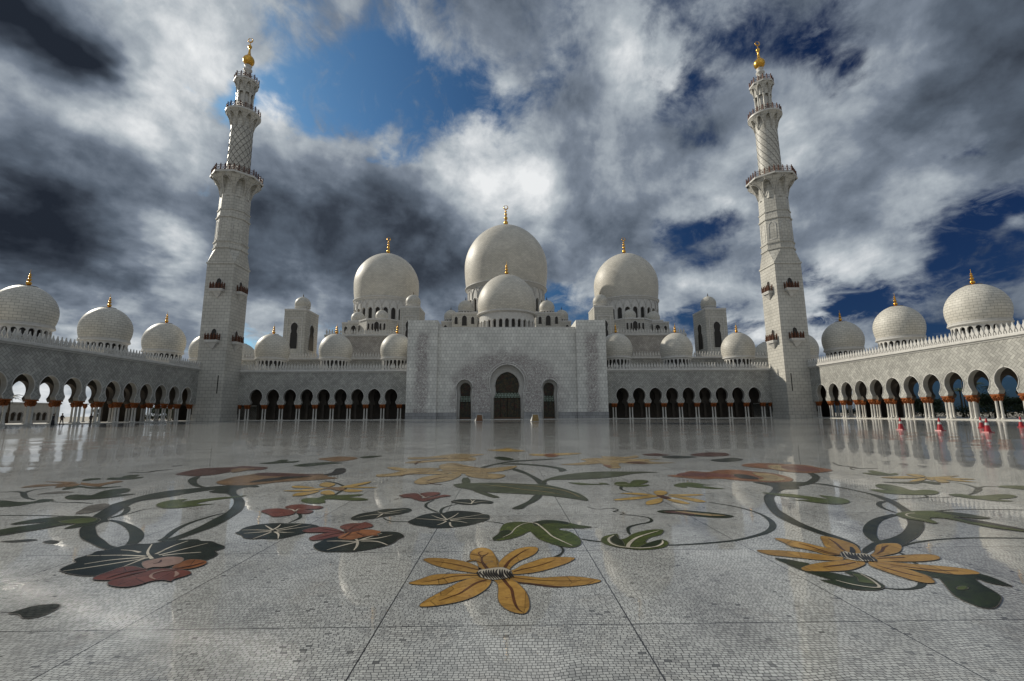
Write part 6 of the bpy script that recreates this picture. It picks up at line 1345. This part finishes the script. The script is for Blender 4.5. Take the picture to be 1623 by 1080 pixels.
def person(x, y, rz, label, h, cloth, arm, stride=.12, robe=False):
    T = thing('person', label, 'person', (x, y, .0), rz); k = h/1.75
    J = [(0, 0, .95), (0, 0, 1.12), (0, 0, 1.34), (0, -.005, 1.47), (0, -.02, 1.56), (0, -.02, 1.70),
         (.10, 0, .90), (.11, -stride*.4, .50), (.11, -stride, .08), (.12, -stride-.14, .04), (-.10, 0, .90), (-.11, stride*.2, .50), (-.11, stride, .08), (-.12, stride-.14, .04),
         (.18, 0, 1.38), (.24, .02, 1.12), (.23, -.10 if not arm else -.2, .90 if not arm else 1.1), (-.18, 0, 1.38), (-.24, .02, 1.12), (-.23, -.08, .88)]
    Ed = [(0, 1), (1, 2), (2, 3), (3, 4), (4, 5), (0, 6), (6, 7), (7, 8), (8, 9), (0, 10), (10, 11), (11, 12), (12, 13), (2, 14), (14, 15), (15, 16), (2, 17), (17, 18), (18, 19)]
    Rd = [(.14, .11), (.13, .10), (.15, .11), .06, .085, .075, .085, .06, .045, .035, .085, .06, .045, .035, .06, .045, .035, .06, .045, .035]
    sc = lambda L: [tuple(c*k for c in p) for p in L]; sr = lambda R: [(r_[0]*k, r_[1]*k) if isinstance(r_, tuple) else r_*k for r_ in R]
    b_ = skin_obj('person_body', sc(J), Ed, sr(Rd), SKIN, T)
    for ax, (hx, hy, hz) in ((1, J[16]), (-1, J[19])):   # palm, four fingers and a thumb
        f = MB(); tube(f, [(hx*k, hy*k, hz*k), (hx*k, (hy-.02)*k, (hz-.09)*k)], [.03*k, .036*k], 8)
        for q in range(4): tube(f, [((hx+(q-1.5)*.016)*k, (hy-.02)*k, (hz-.08)*k), ((hx+(q-1.5)*.018)*k, (hy-.03)*k, (hz-.125-.006*(q in (1, 2)))*k), ((hx+(q-1.5)*.017)*k, (hy-.015)*k, (hz-.155-.01*(q in (1, 2)))*k)], [.009*k, .008*k, .006*k], 6)
        tube(f, [((hx-ax*.03)*k, (hy-.01)*k, (hz-.04)*k), ((hx-ax*.052)*k, (hy-.04)*k, (hz-.085)*k)], [.011*k, .008*k], 6); f.build('hand', SKIN, b_)
    f = MB()
    lathe(f, [(.001, 1.805*k), (.05*k, 1.80*k), (.085*k, 1.77*k), (.102*k, 1.71*k), (.098*k, 1.65*k), (.08*k, 1.60*k)], 16, 0, 0, .012*k); f.build('hair', HAIR, b_)
    f = MB()
    for sg in (-1, 1): tube(f, [(sg*.032*k, -.098*k, 1.66*k), (sg*.032*k, -.105*k, 1.66*k)], .01*k, 6)
    tube(f, [(-.025*k, -.1*k, 1.595*k), (.025*k, -.1*k, 1.595*k)], .005*k, 5); tube(f, [(0, -.09*k, 1.66*k), (0, -.125*k, 1.63*k), (0, -.1*k, 1.625*k)], .009*k, 6); f.build('face_features', DKC, b_)
    if robe:
        f = MB(); lathe(f, [(.30, .05), (.27, .4), (.21, .9), (.19, 1.15), (.22, 1.34), (.15, 1.45), (.08, 1.49)], 20); f.v = [(a*k, b2*k*.8, c*k) for a, b2, c in f.v]; f.build('robe', cloth, b_)
    Jt = [J[i] for i in (0, 1, 2, 3, 14, 15, 17, 18)]; skin_obj('shirt', sc([J[0], J[1], J[2], (0, -.005, 1.44), J[14], J[15], (J[16][0], J[16][1], J[16][2]+.03), J[17], J[18], (J[19][0], J[19][1], J[19][2]+.03)]), [(0, 1), (1, 2), (2, 3), (2, 4), (4, 5), (5, 6), (2, 7), (7, 8), (8, 9)], sr([(.155, .125), (.145, .115), (.165, .125), .068, .072, .057, .046, .072, .057, .046]), cloth, b_)
    skin_obj('trousers', sc([(0, 0, .98), J[6], J[7], (J[8][0], J[8][1], .12), J[10], J[11], (J[12][0], J[12][1], .12)]), [(0, 1), (1, 2), (2, 3), (0, 4), (4, 5), (5, 6)], sr([(.15, .12), .1, .075, .06, .1, .075, .06]), DKC, b_)
    f = MB()
    for q in (9, 13): f.box(J[q][0]*k-.045, J[q][0]*k+.045, (J[q][1]-.07)*k, (J[q][1]+.19)*k, .0, .085*k, top=.85)
    f.build('shoes', CK, b_)
person(-71.3, 74.2, 2.2, 'person in a dark robe standing before the left arcade, leftmost of three', 1.68, DKC, False, robe=True)
person(-69.2, 73.4, 1.4, 'person in dark shirt and trousers mid-stride before the left arcade, between the other two', 1.74, DK2, True, .2)
person(-73.0, 82.8, .3, 'person in dark clothes standing beside a left arcade column, rightmost of three', 1.72, DKC, False)

# ------------------------------------------------------------------ beyond the arcades
def leafball(mb, c, r, n, s, seed):
    rd = random.Random(seed)
    for _ in range(n):
        d = Vector((rd.gauss(0, 1), rd.gauss(0, 1), rd.gauss(0, .8))).normalized(); q = rd.random()**.35
        p = Vector(c)+Vector((d.x*r[0], d.y*r[1], d.z*r[2]))*q*(.75+.4*rd.random())
        u = Vector((rd.gauss(0, 1), rd.gauss(0, 1), rd.gauss(0, 1))).normalized()*s; w = u.cross(d).normalized()*s*.55
        mb.add([p-u, p+w, p+u, p-w], [(0, 1, 2, 3)])
LEAF = plain_mat('dark_foliage', (.018, .032, .012), (.035, .055, .02), .7, sc=1.5); BARK = plain_mat('bark', (.10, .07, .045), (.06, .045, .03), .9, sc=5)
PALML = plain_mat('palm_frond', (.03, .045, .018), (.05, .07, .03), .6, sc=3)
def tree(x, y, h, r, label, seed, grp):
    T = thing('tree', label, 'tree', (x, y, -.12), 0, grp); rd = random.Random(seed)
    mb = MB(); tube(mb, [(0, 0, 0), (.1, .05, h*.25), (0, 0, h*.5)], [.22, .16, .10], 8)
    for k in range(5):
        a_ = 2*pi*k/5; tube(mb, [(0, 0, h*.3+.05*k), (cos(a_)*r*.35, sin(a_)*r*.35, h*.5), (cos(a_)*r*.6, sin(a_)*r*.6, h*.68)], [.09, .06, .03], 5)
    mb.build('trunk', BARK, T); mb = MB()
    for k in range(9):
        a_ = rd.random()*6.28; q = rd.random()*r*.6; leafball(mb, (cos(a_)*q, sin(a_)*q, h*(.45+.42*rd.random())), (r*.5, r*.5, h*.17), 260, .20, seed*31+k)
    mb.build('crown', LEAF, T)
def palm(x, y, h, label, seed, grp):
    T = thing('palm_tree', label, 'palm tree', (x, y, -.12), 0, grp); rd = random.Random(seed)
    mb = MB(); tube(mb, [(0, 0, 0), (.06, 0, h*.5), (0, 0, h-.3)], [.27, .2, .18], 8); mb.build('trunk', BARK, T); mb = MB()
    for k in range(26):
        a_ = 6.283*k/26+rd.random()*.2; e = .1+1.2*rd.random(); L_ = 2.3+.5*rd.random(); prev = None
        for j in range(11):
            f = j/10; rr = L_*f*cos(e*(1-f*.4)); zz = h-.3+L_*(sin(e)*f-.75*f*f); p = Vector((cos(a_)*rr, sin(a_)*rr, zz))
            if j:
                wd = .42*(1-f*.75); sd = Vector((-sin(a_), cos(a_), 0))
                for sg in (-1, 1):
                    for q in (0, .5):
                        b0 = prev.lerp(p, q); tip = b0+sd*sg*wd+Vector((cos(a_)*.22, sin(a_)*.22, -.16)); mb.add([b0, prev.lerp(p, q+.35), tip], [(0, 1, 2)])
            prev = p
    mb.build('crown', PALML, T)
for i, (x, y, h) in enumerate(((104, 98, 6.6), (107, 104.5, 7.6), (102, 88.5, 6.9), (108, 84, 7.2), (111, 112, 6.8))): palm(x, y, h, ['dark palm behind the fifth right-hand arch from the frame edge', 'tall palm seen through the arch beside the lamp mast', 'palm seen through the second arch from the right edge', 'palm seen through the rightmost arch', 'slender palm farthest back beyond the right arcade'][i], 50+i, 'palms beyond the right arcade')
for i in range(15): tree(98+(i*37 % 9), 66+i*4.4, 4.4+.6*(i % 3), 3.0, 'dark leafy tree number %s in the belt beyond the right arcade'.replace('number %s ', '') , 80+i, 'leafy trees beyond the right arcade')
palm(-104, 98.5, 5.6, 'short dark palm seen through the second left-hand arch', 71, 'palms beyond the left arcade'); palm(-107, 96.5, 5.2, 'smaller palm leaning in beside it at the far left', 72, 'palms beyond the left arcade')
for i, (x, y, h) in enumerate(((-104, 121, 3.3), (-106, 128, 3.8), (-100, 135, 4.4), (-103, 143, 4.2), (-101, 152, 4.2), (-100, 162, 4.2))): tree(x, y, h, 2.2, 'dark tree in the row seen low through the left arcade arches', 120+i, 'trees beyond the left arcade')
def hedge(label, x0, x1, y0, y1, h, seed):
    rd = random.Random(seed); mb = MB(); n = int((y1-y0)/1.1)
    for k in range(n): leafball(mb, ((x0+x1)/2, y0+1.1*(k+.5), h*.5), ((x1-x0)*.6, 1.1, h*.52), 150, .17, seed+k)
    o = mb.build('hedge', LEAF); o['label'] = label; o['category'] = 'hedge'
hedge('tall dark clipped hedge behind the right arcade under the palms', 94.5, 96.5, 62, 132, 2.9, 900)
hedge('low dark hedge behind the left arcade beyond the pavilion', -97.5, -96, 116, 165, 1.9, 990)
K = thing('pavilion', 'low white pavilion with small dark arches seen through the left arcade', 'pavilion', (-109, 108, -.12), pi/2)
mb = MB(); P = arch_pts(.62, 1.75, 2.45, .55, 1.35, .55, .55, 8); arch_bays(mb, [(-6.3+1.4*k, -7+1.4*k, -5.6+1.4*k, P) for k in range(10)], 4.3, .4, flat(0)); mb.box(-7, 7, .0, .4, 0, .55); mb.build('pavilion_wall', TRIM, K)
MB().box(-7, 7, .41, 6, 0, 4.2).build('pavilion_interior', INNER, K)
mb = MB(); mb.box(-7.2, 7.2, -.2, 6.2, 4.3, 4.6); mb.build('pavilion_roof', TRIM, K)
lm = thing('lamp_mast', 'thin dark floodlight mast seen through an arch of the right arcade', 'lamp mast', (104, 104.2, -.12)); LM = plain_mat('dark_mast_metal', (.03, .03, .032), (.04, .04, .04), .5, .5)
mb = MB(); tube(mb, [(0, 0, 0), (0, 0, 9.6)], [.13, .07], 8); mb.build('mast', LM, lm)
mb = MB(); tube(mb, [(-.7, 0, 9.3), (.7, 0, 9.3)], .05, 5); [mb.box(a_-.2, a_+.2, -.12, .15, 9.32, 9.6) for a_ in (-.6, 0, .6)]; mb.build('lamp_head', LM, lm)
